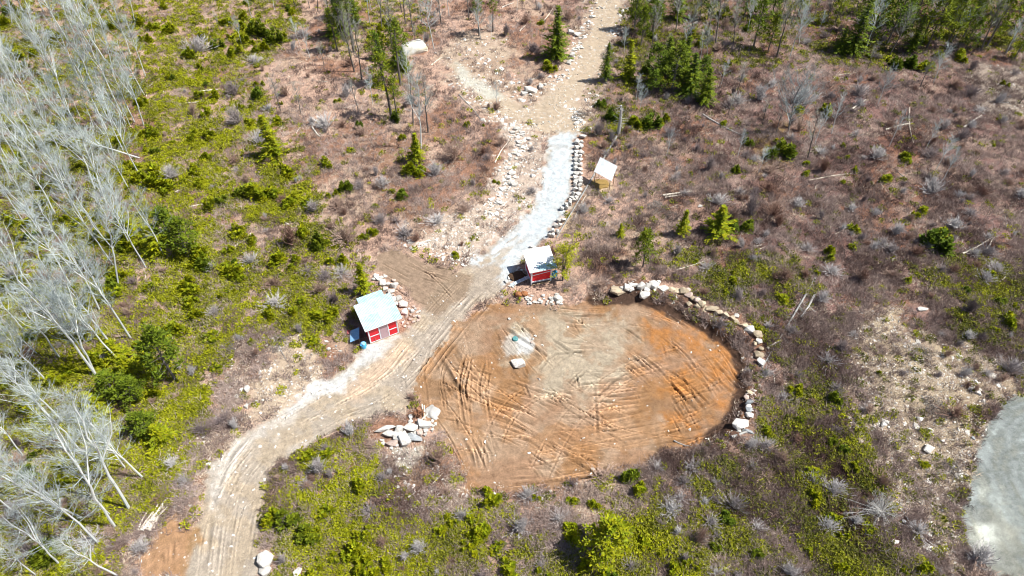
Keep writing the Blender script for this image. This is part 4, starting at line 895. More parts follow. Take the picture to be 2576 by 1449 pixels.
def bush(seed, R=.9, H=1.3, mat='fir', n=760, lobes=5):
    """a thicket of short conical leaders"""
    q = random.Random(seed); F = MB(); L = []
    for _ in range(lobes):
        a = q.uniform(0, 6.28); d = R*q.uniform(0, .68); L.append((math.cos(a)*d, math.sin(a)*d, R*q.uniform(.30, .52), H*q.uniform(.5, 1.0)*(1.05-.35*d/R)))
    for _ in range(n):
        x, y, r, h = q.choice(L); t = q.random()**1.25; a = q.uniform(0, 6.28); rr2 = r*(1-t*.82)*q.uniform(.55, 1.08)
        c = Vector((x+math.cos(a)*rr2, y+math.sin(a)*rr2, h*t*.98+.03)); needle(F, q, c, Vector((math.cos(a), math.sin(a), .35+.8*t)), q.uniform(.09, .19)*(.7+.35*R))
    return F.me('foliage', M[mat])
def pine(seed, H=5.5, R=1.5, mat='pine', clumps=46, base=.28, tuft=24, cs=.42):
    q = random.Random(seed); T = MB(); F = MB(); lean = Vector((q.uniform(-.3, .3), q.uniform(-.3, .3), 0))
    tp = lambda t: Vector((lean.x*t*t, lean.y*t*t, H*t))
    T.tube([tp(0)-Vector((0, 0, .3)), tp(.35), tp(.7), tp(.98)], [.02*H, .015*H, .009*H, .01], 6)
    for i in range(clumps):
        t = base+(1-base)*(i+.5)/clumps; a = i*2.4+q.uniform(-.5, .5); r = R*math.sin(min(1, (1.04-t)/(1-base)*1.25)*math.pi/2)*q.uniform(.3, 1.0)
        c = tp(t)+Vector((math.cos(a)*r, math.sin(a)*r, q.uniform(-.1, .3)))
        T.tube([tp(max(.05, t-.06)), c], [.02, .008], 3)
        for _ in range(tuft):
            d = Vector((q.gauss(0, 1), q.gauss(0, 1), q.gauss(0, .75))).normalized(); needle(F, q, c+d*cs*q.random()**.6*Vector((1, 1, .7)).length/1.55, (d+Vector((0, 0, .5))).normalized(), q.uniform(.10, .20))
    return T.me('trunk', M['barkd']), F.me('crown', M[mat])
def shrub(seed, R=1.0, H=1.4, n=84):
    q = random.Random(seed); B = MB()
    for _ in range(n):
        a = q.uniform(0, 6.28); tilt = abs(q.gauss(0, .55)); d = Vector((math.cos(a)*math.sin(tilt)*R/H*1.2, math.sin(a)*math.sin(tilt)*R/H*1.2, math.cos(tilt)+.1)); L = H*q.uniform(.6, 1.1)
        b0 = Vector((q.uniform(-.12, .12), q.uniform(-.12, .12), -.05)); e = b0+d*L; B.rib(b0, e, .020)
        for j in range(7):
            s = q.uniform(.25, .95); p = b0.lerp(e, s); d2 = (d+Vector((q.uniform(-.8, .8), q.uniform(-.8, .8), q.uniform(-.1, .5)))).normalized(); e2 = p+d2*q.uniform(.2, .55)*H*.6; B.rib(p, e2, .016)
            if j % 2: p3 = p.lerp(e2, .6); B.rib(p3, p3+(d2+Vector((q.uniform(-1, 1), q.uniform(-1, 1), .1))).normalized()*.25*H, .012)
    return B.me('leafless_shrub', M['shrubb' if seed % 5 in (1, 3) else 'shrub'])

BT = [bare_tree(100+i, 11, 20 if i % 2 else 26, [1.6, 1.2, 1.9, 1.4][i % 4], [.36, .44, .30, .40][i % 4]) for i in range(8)]
BD = [bare_tree(140+i, 10, 24, [1.1, .9, 1.3][i % 3], .38, 1.1, ('barkd', 'twigd')) for i in range(5)]
BW = bare_tree(160, 7, 34, 2.3, .18, 1.2, ('barkd', 'twig'))
CF = [conifer(200+i, 6, [1.7, 1.4, 1.9][i % 3], 1.0, [.08, .14, .05][i % 3], 'spruce') for i in range(4)]
CY = [conifer(220+i, 4, [1.05, .85, 1.2][i % 3], .8, [.06, .2, .04][i % 3], 'fir') for i in range(4)]
PN = [pine(240+i, 5.5, [1.5, 1.2, 1.7][i % 3]) for i in range(4)]
PY = [pine(248, 5.5, 1.6, 'fir', 60)]
PT = [pine(250+i, 9, 1.5, 'pine', 34, .58, 26) for i in range(3)]
BU = [bush(260+i, .9, [1.0, 1.4, 1.2, .8][i % 4], 'fir', 620, 4+i % 4) for i in range(7)]
BK = [bush(280+i, .95, 1.2, 'pine', 620, 5) for i in range(3)]
SHR = [shrub(300+i, [1.0, 1.35, .75, 1.5][i % 4], [1.3, 1.0, 1.5, .8][i % 4], [84, 104, 60, 90][i % 4]) for i in range(10)]
pr = random.Random(99)
def plant2(pair, name, p, s, label, cat, group, rot=None, sxy=None):
    """a thing of trunk and crown; copies share their mesh data"""
    o = bpy.data.objects.new(name, None); C.objects.link(o); o.location = p; sxy = sxy or s; o.scale = (sxy, sxy, s); o.empty_display_size = .3
    if rot is not None: o.rotation_mode = 'QUATERNION'; o.rotation_quaternion = rot
    else: o.rotation_euler = (pr.uniform(-.04, .04), pr.uniform(-.04, .04), pr.uniform(0, 6.28))
    for me in pair:
        c = bpy.data.objects.new(me.name.split('.')[0], me); C.objects.link(c); c.parent = o
    tag(o, label, cat, group); return o
def tree_px(pair, base, top, H0, label_desc, group, name='bare_tree', mats=None):
    """bare tree standing at base whose tip is seen at top; takes the height that keeps it nearest upright"""
    b = at(*base); best = None
    for i in range(60):
        h = 3+i*.25; x, y = ground_at(*top, b.z+h); d = math.hypot(x-b.x, y-b.y)
        if best is None or d < best[0]: best = (d, h, x, y)
    _, h, x, y = best; h = min(h, 15)
    dv = Vector((x-b.x, y-b.y, h)); L = max(4, min(dv.length, 15)); s = L/H0
    q = dv.to_track_quat('Z', 'Y') @ Quaternion((0, 0, 1), pr.uniform(0, 6.28))
    return plant2(pair, name, b, s, where(label_desc, b), 'tree', group, q, s*pr.uniform(.85, 1.0) if s > 1 else s)

LEFT = [((307,290),(200,67)),((367,193),(317,50)),((363,238),(297,100)),((362,317),(290,150)),((353,443),(270,240)),((287,197),(250,60)),((167,277),(90,90)),((53,80),(20,0)),((350,397),(130,322)),((233,427),(90,310)),((327,480),(265,360)),((157,483),(0,280)),((187,483),(110,350)),
 ((243,946),(0,670)),((413,646),(330,500)),((367,673),(270,480)),((330,853),(170,610)),((305,913),(170,740)),((97,893),(0,786)),((297,716),(235,490)),((240,940),(120,700)),((167,810),(90,630)),((230,913),(100,760)),((287,670),(160,490)),((47,910),(0,860)),
 ((325,1279),(187,983)),((360,1201),(225,1040)),((317,1179),(220,1060)),((290,1326),(90,1015)),((208,1303),(-10,1170)),((250,1369),(60,1230)),((207,1139),(60,990)),((93,1449),(-20,1370)),((297,1449),(150,1350)),((280,1296),(215,1223)),
 ((310,560),(240,400)),((260,600),(150,400)),((210,560),(100,380)),((120,620),(20,430)),((60,560),(-40,400)),((270,330),(180,140)),((220,360),(120,190)),((150,380),(60,230)),((90,440),(-10,270)),((60,340),(-30,180)),((250,250),(170,60)),((330,140),(280,10)),((200,200),(130,40)),((120,180),(60,20)),((40,220),(-30,60)),
 ((270,520),(190,330)),((180,660),(60,480)),((90,740),(-30,560)),((250,780),(140,590)),((60,830),(-40,700)),((150,900),(20,740)),((330,620),(250,450)),((100,1020),(-30,880)),((160,1060),(30,900)),((60,1150),(-60,1020)),((130,1250),(-20,1120)),((40,1290),(-80,1180)),((150,1420),(0,1310)),((340,60),(310,-60)),((240,110),(200,-30)),((150,90),(100,-50)),
 ((80,270),(0,120)),((310,380),(230,210)),((240,480),(150,290)),((30,460),(-60,300)),((140,540),(40,360)),((215,860),(95,680)),((120,960),(0,810)),((180,720),(60,530)),((20,660),(-70,500)),((275,860),(160,660)),((30,60),(0,-60)),((200,20),(170,-90)),((290,30),(265,-80))]
lq = random.Random(77)
for _ in range(34):
    bu_, bv_ = lq.uniform(10, 345), lq.uniform(-10, 420); vx, vy = bu_-1288, bv_-2270; f_ = lq.uniform(.05, .085)
    LEFT.append(((bu_, bv_), (bu_+vx*f_+lq.uniform(-14, 14), bv_+vy*f_)))
for k, (b_, t_) in enumerate(LEFT):
    tree_px(BT[k % 8], b_, t_, 11, 'tall leafless grey-white birch-like tree', 'bare grey trees along the left side')
TOPM = [((1092,123),(1070,-30)),((892,180),(865,20)),((910,200),(888,60)),((1060,377),(1045,200)),((1077,333),(1066,200)),((1039,80),(1032,-40)),((1209,97),(1205,0)),((1020,60),(1012,-50)),((860,90),(845,-40)),((930,60),(920,-60)),((960,70),(950,-60)),((1110,60),(1100,-60)),((1130,40),(1125,-60)),((1180,50),(1175,-50)),((1040,310),(1030,190)),((1035,250),(1022,130)),((890,110),(875,-20)),((985,120),(975,0)),
 ((1300,30),(1298,-50)),((1255,10),(1252,-60)),((1350,25),(1350,-50)),((1250,272),(1250,225)),((830,60),(815,-40)),((1010,30),(1000,-60)),((1235,100),(1233,40)),((800,30),(785,-60)),((745,20),(725,-60)),((690,25),(670,-60))]
for k, (b_, t_) in enumerate(TOPM):
    tree_px(BD[k % 5] if k % 3 else BT[k % 8], b_, t_, 10 if k % 3 else 11, 'slim leafless grey-barked tree', 'bare trees along the top edge')
TOPR = [((2174,133),(2215,-10)),((2317,110),(2375,-30)),((2467,127),(2530,-20)),((2237,140),(2290,20)),((1987,143),(2040,20)),((1954,143),(2000,0)),((1800,110),(1820,-30)),((1848,70),(1860,-30)),((1880,83),(1900,-20)),((1920,60),(1940,-30)),((1777,160),(1779,60)),((1734,113),(1760,0)),((2530,137),(2576,50)),((2557,137),(2590,70)),((2437,103),(2475,10)),((2390,100),(2425,0)),((2398,100),(2440,20)),((2154,30),(2175,-50)),((2088,33),(2110,-50)),((2114,47),(2140,-50)),((2010,30),(2030,-40)),((2045,50),(2065,-30)),
 ((2031,400),(2056,285)),((2270,60),(2310,-30)),((2340,60),(2380,-30)),((2500,60),(2540,-20)),((2550,70),(2590,-10)),((1700,80),(1712,-30)),((1660,60),(1672,-50)),((1640,120),(1650,20)),((1990,60),(2010,-30)),((2080,60),(2105,-30)),((2205,60),(2245,-30)),((1845,110),(1860,20)),((1780,90),(1795,0)),((2300,20),(2340,-50)),((2420,40),(2460,-40)),((1760,50),(1770,-40)),((1620,50),(1630,-40)),((1960,60),(1990,-40)),((2010,110),(2030,0)),((1600,25),(1606,-50))]
for k, (b_, t_) in enumerate(TOPR):
    tree_px(BD[k % 5] if k % 4 else BT[k % 8], b_, t_, 10 if k % 4 else 11, 'slim dark-trunked leafless tree', 'bare trees at the top right')
# dead tree with its stub branches, the wide bare tree and the pale snags
plant2(BW, 'bare_tree', at(1982, 338), 1.15, uniq('spreading many-limbed leafless tree standing alone in the right-hand heath'), 'tree', None)
q = random.Random(17); sn = at(1555, 338); T = MB(); top = Vector((*ground_at(1563, 265, sn.z+4.6), sn.z+4.6))-sn
T.tube([Vector((0, 0, -.2)), top*.5+Vector((.1, 0, 0)), top], [.26, .2, .12], 7, True); B = MB()
for k in range(26):
    t_ = .35+.65*k/26; a = q.uniform(0, 6.28); p0 = top*t_; L = q.uniform(.5, 1.5)*(1.2-t_*.6); e = p0+Vector((math.cos(a)*L, math.sin(a)*L*.8, q.uniform(-.2, .3)*L)); B.rib(p0, e, .055)
    for j in range(4): p1 = p0.lerp(e, q.uniform(.4, .9)); B.rib(p1, p1+Vector((q.uniform(-.4, .4), q.uniform(-.4, .4), q.uniform(-.1, .3))), .015)
s_ = empty('dead_tree', sn); obj('trunk', T.me('trunk', M['deadg']), s_); obj('branches', B.me('branches', M['deadg']), s_); tag(s_, uniq('dead grey snag with stubby twisted branches above the white shelter'), 'tree')

for x_, y_, r_ in [(-12.6, 43, 2.6), (3.2, 50.2, 2.4), (1.2, 49.6, 1.6), (11.4, 66, 1.8), (0.3, 42.8, 1.2)]: mark_busy(x_, y_, r_); USED.append((x_, y_, r_))
def evg(kind, u, v, w_, desc=None, group=None, hs=1.0):
    """evergreen of a kind with its foot at (u, v), w_ wide in the picture"""
    m = w_*mpp(v); p = at(u, v); USED.append((p.x, p.y, m/2))
    if kind == 'spruce': pair, r0, H0, d = pr.choice(CF), 1.65, 6, 'dark green conical spruce'
    elif kind == 'fir': pair, r0, H0, d = pr.choice(CY), 1.0, 4, 'yellow-green young fir tree'
    elif kind == 'pine': pair, r0, H0, d = pr.choice(PN), 1.6, 5.5, 'tufted green pine'
    elif kind == 'ypine': pair, r0, H0, d = PY[0], 1.6, 5.5, 'yellow-green pine'
    elif kind == 'tall': pair, r0, H0, d = pr.choice(PT), 1.6, 9, 'tall pine with bare lower trunk and tufted top'
    else:
        me = pr.choice(BK if kind == 'dbush' else BU); o = obj('evergreen_bush', me); s = m/1.7
        o.location = p; o.scale = (s*pr.uniform(.9, 1.15), s*pr.uniform(.9, 1.15), max(.35, s*pr.uniform(.8, 1.1)*hs)); o.rotation_euler = (0, 0, pr.uniform(0, 6.28))
        sz = 'tiny' if m < .9 else ('small' if m < 1.6 else ('bushy' if m < 2.6 else 'broad'))
        tone = 'mid-green' if kind == 'dbush' else 'yellow-green'
        return tag(o, uniq(desc) if desc else where('%s %s evergreen bush' % (sz, tone), p), 'bush', group or 'evergreen bushes')
    s = m/2/r0
    sz = 'small' if H0*s*hs < 3 else ('tall' if H0*s*hs > 6 else 'mid-sized')
    if kind == 'tall': d = 'slender high-crowned pine' 
    return plant2(pair, {'spruce': 'spruce_tree', 'fir': 'fir_tree', 'pine': 'pine_tree', 'tall': 'pine_tree', 'ypine': 'pine_tree'}[kind], p, s*hs, uniq(desc) if desc else where(sz+' '+d.replace('tall ', ''), p), 'tree', group or 'evergreen trees', None, s)
evg('spruce', 1398, 148, 78, 'dark dense spruce standing between the two arms of the upper track', hs=.95)
evg('spruce', 1522, 205, 46, 'slim green spruce at the right edge of the upper track', hs=1.25)
evg('fir', 1578, 200, 42, hs=1.2)
for u, v, w_ in [(1650,210,62),(1690,225,72),(1735,235,62),(1772,262,56),(1675,185,56),(1715,190,58),(1640,240,40),(1755,215,46)]: evg(pr.choice(['spruce', 'spruce', 'pine']), u, v, w_*1.2, group='dark spruce cluster', hs=.8)
evg('pine', 1617, 672, 62, 'lone bushy-topped pine sapling on bare heath right of the stilted shed', hs=1.1)
evg('fir', 1804, 588, 62, 'broad bright conical fir on the heath above the boulder wall', hs=.72); evg('fir', 1712, 592, 38, 'narrow yellow fir between the sawn logs and the broad fir', hs=1.1); evg('fir', 1560, 596, 22); evg('fir', 1618, 602, 20)
evg('fir', 918, 738, 46, 'bright conical fir rising behind the green-roofed shed', hs=1.15)
for u, v, w_, k in [(1595,75,50,'pine'),(1640,85,50,'pine'),(1612,115,44,'pine'),(1895,118,58,'pine'),(1932,128,44,'pine'),(2140,135,62,'spruce'),(2185,118,60,'pine'),(2230,112,66,'pine'),(2262,92,50,'pine'),(2330,122,66,'pine'),(2380,118,60,'pine'),(2292,72,60,'pine'),(2422,95,50,'pine'),(2480,120,66,'pine'),(2542,112,60,'pine'),(2566,70,50,'pine'),(2450,48,50,'pine'),(2350,45,60,'pine'),(2205,38,60,'pine'),(2108,135,30,'spruce'),(2005,45,40,'pine'),(1940,45,44,'pine'),(1870,50,40,'pine'),(1780,50,44,'pine'),(1700,50,44,'spruce'),(1660,35,50,'pine'),(2510,35,50,'pine'),(2395,60,50,'spruce'),(2160,80,50,'pine'),(2100,60,36,'pine'),(2290,130,40,'spruce'),(2420,135,40,'pine'),(2550,150,36,'pine')]:
    evg(k, u, v, w_*1.15, group='evergreens among the top right trees', hs=1.15)
for u, v, w_ in [(985,293,62),(1008,215,60),(965,215,50),(890,130,56),(870,95,50),(850,130,40),(1000,300,40),(1205,90,36),(1240,80,30)]: evg('tall', u, v, w_, group='tall pines by the huge boulder')
for u, v, w_ in [(862,85,56),(895,60,50),(850,45,50),(835,95,40),(1000,165,44),(955,150,40),(1020,180,36)]: evg('spruce', u, v, w_, group='dark spruces left of the huge boulder')
evg('pine', 442, 958, 112, 'tall dark green tree, roundest and greenest beside the bare grey trees', hs=1.0)
evg('ypine', 1512, 1392, 125, 'big clumpy yellow-green pine near the bottom edge', hs=.75)
for u, v, w_ in [(470,640,100),(430,600,90),(400,640,70),(330,600,70),(300,1000,90),(345,1010,80),(250,1040,70),(375,1085,85),(410,1110,60),(330,940,60),(300,905,60)]: evg('fir' if w_ < 75 else 'pine', u, v, w_, group='leaning young firs beside the bare trees', hs=.62)
for u, v, w_, k in [(350,60,40,'bush'),(385,75,34,'bush'),(570,60,44,'bush'),(620,75,60,'bush'),(655,85,60,'dbush'),(690,105,56,'dbush'),(480,145,40,'bush'),(545,120,44,'dbush'),(592,140,40,'bush'),(512,100,36,'bush'),(430,80,36,'bush'),(690,395,58,'fir'),(725,440,46,'bush'),(715,425,30,'bush'),(655,215,30,'bush'),(820,420,40,'bush'),(883,382,26,'bush'),(903,325,30,'dbush'),(850,255,24,'bush'),(708,262,14,'bush'),
 (1040,440,62,'bush'),(1050,410,44,'fir'),(1010,495,40,'dbush'),(998,300,36,'dbush'),(1012,350,26,'bush'),(945,520,20,'bush'),(935,590,36,'bush'),(915,600,30,'bush'),(650,500,66,'bush'),(690,490,52,'bush'),(620,490,50,'dbush'),(735,515,56,'bush'),(775,515,40,'bush'),(600,585,40,'bush'),(870,480,44,'dbush'),(835,495,36,'bush'),(590,690,68,'bush'),(570,680,40,'bush'),(480,725,66,'bush'),(535,525,46,'bush'),(560,510,40,'dbush'),(350,455,50,'bush'),(395,465,76,'bush'),(425,480,50,'bush'),
 (845,665,56,'bush'),(800,620,70,'dbush'),(765,590,50,'bush'),(740,670,50,'bush'),(700,660,50,'bush'),(750,775,66,'bush'),(805,800,50,'bush'),(835,810,36,'bush'),(792,862,44,'bush'),(530,860,56,'bush'),(545,930,40,'bush'),(130,1410,100,'dbush'),(685,1308,72,'bush'),(1145,645,26,'bush'),(1175,318,22,'bush'),(1250,460,22,'bush'),(985,485,20,'bush'),(1235,1268,62,'bush'),(1225,1245,44,'bush'),(1430,1222,24,'bush'),(1590,1208,58,'dbush'),(1610,1240,50,'bush'),(1495,1275,42,'bush'),(1440,1262,34,'bush'),(1580,1330,36,'bush'),(1622,1365,46,'bush'),(1645,1392,40,'bush'),(1440,1350,60,'bush'),(1285,1435,66,'bush'),
 (1140,1315,50,'bush'),(1105,1340,50,'bush'),(1185,1315,46,'bush'),(1722,1418,36,'bush'),(2275,402,40,'bush'),(2225,455,42,'bush'),(2145,582,40,'bush'),(2145,625,26,'bush'),(2088,648,52,'bush'),(2350,615,86,'dbush'),(2375,600,50,'bush'),(2052,690,22,'bush'),(1965,752,40,'bush'),(2280,708,24,'bush'),(2000,985,56,'bush'),(2090,1010,64,'dbush'),(2120,1350,44,'bush'),(2098,1308,44,'bush'),(1840,575,46,'dbush'),(1878,575,44,'dbush'),(1970,388,64,'dbush'),(1945,395,44,'dbush'),(1850,430,36,'dbush'),(1882,365,34,'dbush'),(1820,315,26,'bush'),(2075,285,44,'bush'),(2010,282,30,'bush'),(2025,415,26,'bush'),(1530,305,50,'dbush'),(1600,320,50,'bush'),(1632,318,56,'dbush'),(1668,310,44,'bush'),(1512,268,36,'dbush'),(1380,178,40,'bush'),(1360,60,20,'bush'),(2288,168,50,'dbush'),(2325,172,50,'bush'),(2250,170,40,'dbush'),(2360,145,30,'bush'),(2410,150,44,'bush'),
 (1960,360,30,'bush'),(2150,430,24,'bush'),(2120,460,18,'bush'),(1745,612,14,'bush'),(2320,535,36,'bush'),(2300,550,30,'bush'),(2120,370,16,'bush'),(2130,400,20,'bush'),(1750,660,18,'bush'),(2530,215,24,'bush'),(2270,400,20,'bush'),(2028,440,26,'bush'),(1370,1445,50,'bush'),(1180,1390,50,'bush'),(1210,1350,60,'bush'),(1250,1380,44,'bush'),(980,1290,30,'bush'),(870,1345,30,'bush'),(1830,1310,46,'dbush'),(1800,1380,40,'dbush'),(1900,1400,40,'dbush'),(2150,1180,36,'bush'),(2090,1120,36,'dbush'),(1730,1320,36,'bush'),(1690,1440,50,'bush')]:
    evg(k, u, v, w_)
# airy sapling by the stilted shed
def sapling():
    q = random.Random(5); T = MB(); F = MB(); H = 6.2
    for lean in ((.7, .1), (-.25, .3)):
        tp = lambda t: Vector((lean[0]*t*t, lean[1]*t, H*t*(1 if lean[0] > 0 else .8)))
        T.tube([tp(0)-Vector((0, 0, .2)), tp(.4), tp(.7), tp(1)], [.09, .07, .045, .012], 6)
        for i in range(26):
            t = .22+.78*i/26; a = q.uniform(0, 6.28); L = q.uniform(.6, 2.1)*(1.15-.5*t); e = tp(t)+Vector((math.cos(a)*L, math.sin(a)*L, .35*L)); T.rib(tp(t), e, .018)
            for _ in range(26):
                c = tp(t).lerp(e, q.uniform(.35, 1.05))+Vector((q.gauss(0, .13), q.gauss(0, .13), q.gauss(0, .1))); needle(F, q, c, Vector((q.gauss(0, 1), q.gauss(0, 1), .4)).normalized(), q.uniform(.09, .16))
    return T.me('trunk', M['barkd']), F.me('crown', M['broad'])
plant2(sapling(), 'young_tree', at(1415, 706), 1.0, uniq('airy young tree with sparse yellow-green leaves right of the stilted shed'), 'tree', None, Quaternion((1, 0, 0, 0)))

# scattered evergreen bushes in the green ground, then leafless shrubs
def scatter_things(n, ok, mind, seed):
    q = random.Random(seed); out = []; tries = 0
    while len(out) < n and tries < 60000:
        tries += 1; u = q.uniform(-30, 2606); v = q.uniform(-20, 1475); x, y = ground_at(u, v)
        if q.random() > (30/ (FP/ (mpp(v)*FP)))**0 : continue
        if not ok(x, y, q): continue
        if any((x-a)**2+(y-b)**2 < (mind+c*.6)**2 for a, b, c in USED): continue
        out.append((x, y)); USED.append((x, y, .5))
    return out
F1 = lambda A, x, y: float(gi(A, np.float64(x), np.float64(y)))
for x, y in scatter_things(120, lambda x, y, q: q.random() < F1(green, x, y)*1.1-.12, 1.1, 1):
    u, v = proj(x, y); evg(pr.choice(['bush', 'bush', 'dbush', 'bush']), u, v, pr.uniform(.9, 2.1)/mpp(v))
for x, y in scatter_things(26, lambda x, y, q: F1(bare, x, y) < .12 and F1(green, x, y) < .3, 1.1, 2):
    u, v = proj(x, y); evg('bush', u, v, pr.uniform(.5, 1.0)/mpp(v))
for x, y in scatter_things(58, lambda x, y, q: F1(bare, x, y) < .1 and ((y > 78 and -62 < x < -14) or (y > 66 and x > 12)), 1.4, 12):
    plant2(pr.choice(BT+BD), 'leafless_sapling', Vector((x, y, gz(x, y))), pr.uniform(.28, .55), where('thin leafless grey sapling', (x, y)), 'tree', 'leafless saplings')
NSH = 0
def shr(u, v, w_, blue=False):
    global NSH
    m = w_*mpp(v); p = at(u, v); o = obj('leafless_shrub', pr.choice(SHR)); s = m/2.0; USED.append((p.x, p.y, m/2)); NSH += 1
    o.location = p; o.scale = (s*pr.uniform(.75, 1.3), s*pr.uniform(.75, 1.3), s*pr.uniform(.7, 1.2)); o.rotation_euler = (pr.uniform(-.3, .3), pr.uniform(-.3, .3), pr.uniform(0, 6.28))
    tag(o, where('%s leafless twiggy shrub' % ('small' if m < 1.6 else ('large' if m > 2.8 else 'mid-sized')), p), 'shrub', 'leafless grey shrubs')
for u, v, w_ in [(760,95,50),(1140,400,76),(870,605,86),(730,615,76),(690,720,60),(960,470,56),(1248,275,40),(2340,395,56),(2345,485,66),(2400,575,52),(1930,480,60),(1860,755,56),(1300,1330,80),(1160,1300,56),(1325,1250,60),(800,1190,66),(2400,1045,70),(2540,935,66),(1722,1215,60),(1890,545,76),(820,320,60),(1100,560,60),(1020,590,60),(960,560,50),(860,690,50),(690,770,60),(800,735,56),(840,760,46),(590,240,60),(500,130,60),(430,450,56),(600,310,56),(650,360,56),(640,160,50),(1430,50,50),(1320,60,46),(1340,130,50),(1190,30,50),(2160,240,60),(2020,260,80),(1910,250,70),(2400,220,60),(2440,240,56),(2070,430,50),(1700,640,40),(2080,1330,60),(2150,1300,50),(2250,590,50),(2160,700,60),(1440,1220,40),(2200,540,40),(770,1220,50),(930,1290,50),(1120,1240,46),(720,1320,50),(1970,700,60),(1990,1450,60),(1800,1440,50),(1740,1180,56),(1650,1180,44),(2360,1440,40),(2440,780,60),(2480,640,56),(450,1000,40),(590,1080,40),(560,1060,50)]:
    shr(u, v, w_)
for x, y in scatter_things(225, lambda x, y, q: F1(bare, x, y) < .15 and q.random() < 1.1-F1(green, x, y) and F1(m_stone, x, y) < .6 and abs(q.random()) < (.55 if x < 5 else 1), 1.0, 3):
    u, v = proj(x, y); shr(u, v, pr.uniform(1.0, 2.6)/mpp(v))

# ---------------------------------------------------------------- fallen wood
def log(p0, p1, r, mat, label, cat='log', name='fallen_log', group=None, limbs=0, bend=.0, dz=None):
    a = at(*p0); b = at(*p1); dz = r*.8 if dz is None else dz; a.z += dz; b.z += dz; mb = MB(); q = random.Random(int(p0[0]*7+p0[1]))
    d = b-a; side_ = Vector((-d.y, d.x, 0)).normalized(); n = 6
    pts = [d*(i/n)+side_*bend*math.sin(math.pi*i/n)*d.length+side_*q.uniform(-.03, .03) for i in range(n+1)]
    mb.tube(pts, [r*(1-.5*i/n) for i in range(n+1)], 6, True)
    for k in range(limbs):
        t = q.uniform(.25, 1); p = d*t+side_*bend*math.sin(math.pi*t)*d.length; L = q.uniform(.4, 1.2)*(1.3-t*.6); e = p+side_*q.choice((-1, 1))*L*q.uniform(.5, 1)+d.normalized()*L*.7+Vector((0, 0, q.uniform(0, .5)*L)); mb.rib(p, e, .03*q.uniform(.5, 1))
        for j in range(3): p2 = p.lerp(e, q.uniform(.3, .9)); mb.rib(p2, p2+(e-p).normalized()*.3+Vector((q.uniform(-.3, .3), q.uniform(-.3, .3), q.uniform(0, .3))), .012)
    o = obj(name, mb.me(name, M[mat]), None, a); tag(o, label, cat, group); return o
log((1667,493), (1741,483), .15, 'dead', uniq('upper of the two pale sawn logs lying side by side on the heath'))
log((1672,498), (1715,491), .11, 'dead', uniq('lower, shorter of the two pale sawn logs lying side by side'))
log((1551,345), (1400,600), .13, 'deadg', uniq('very long grey trunk standing in for a shadow-like streak past the white shelter'), name='fallen_log', limbs=14)  # trunk shaped along a straight grey streak that looks like a shadow
log((1755,0), (1750,12), .05, 'dead', uniq('short stick at the top edge'))
for k, (a, b, c, d) in enumerate([(1440,555,1463,520),(1446,550,1468,521),(1455,520,1474,494)]): log((a, b), (c, d), .07, 'dead', uniq(['left','middle','top'][k]+' pale plank lying beside the stacked rock row'), 'plank', 'plank')
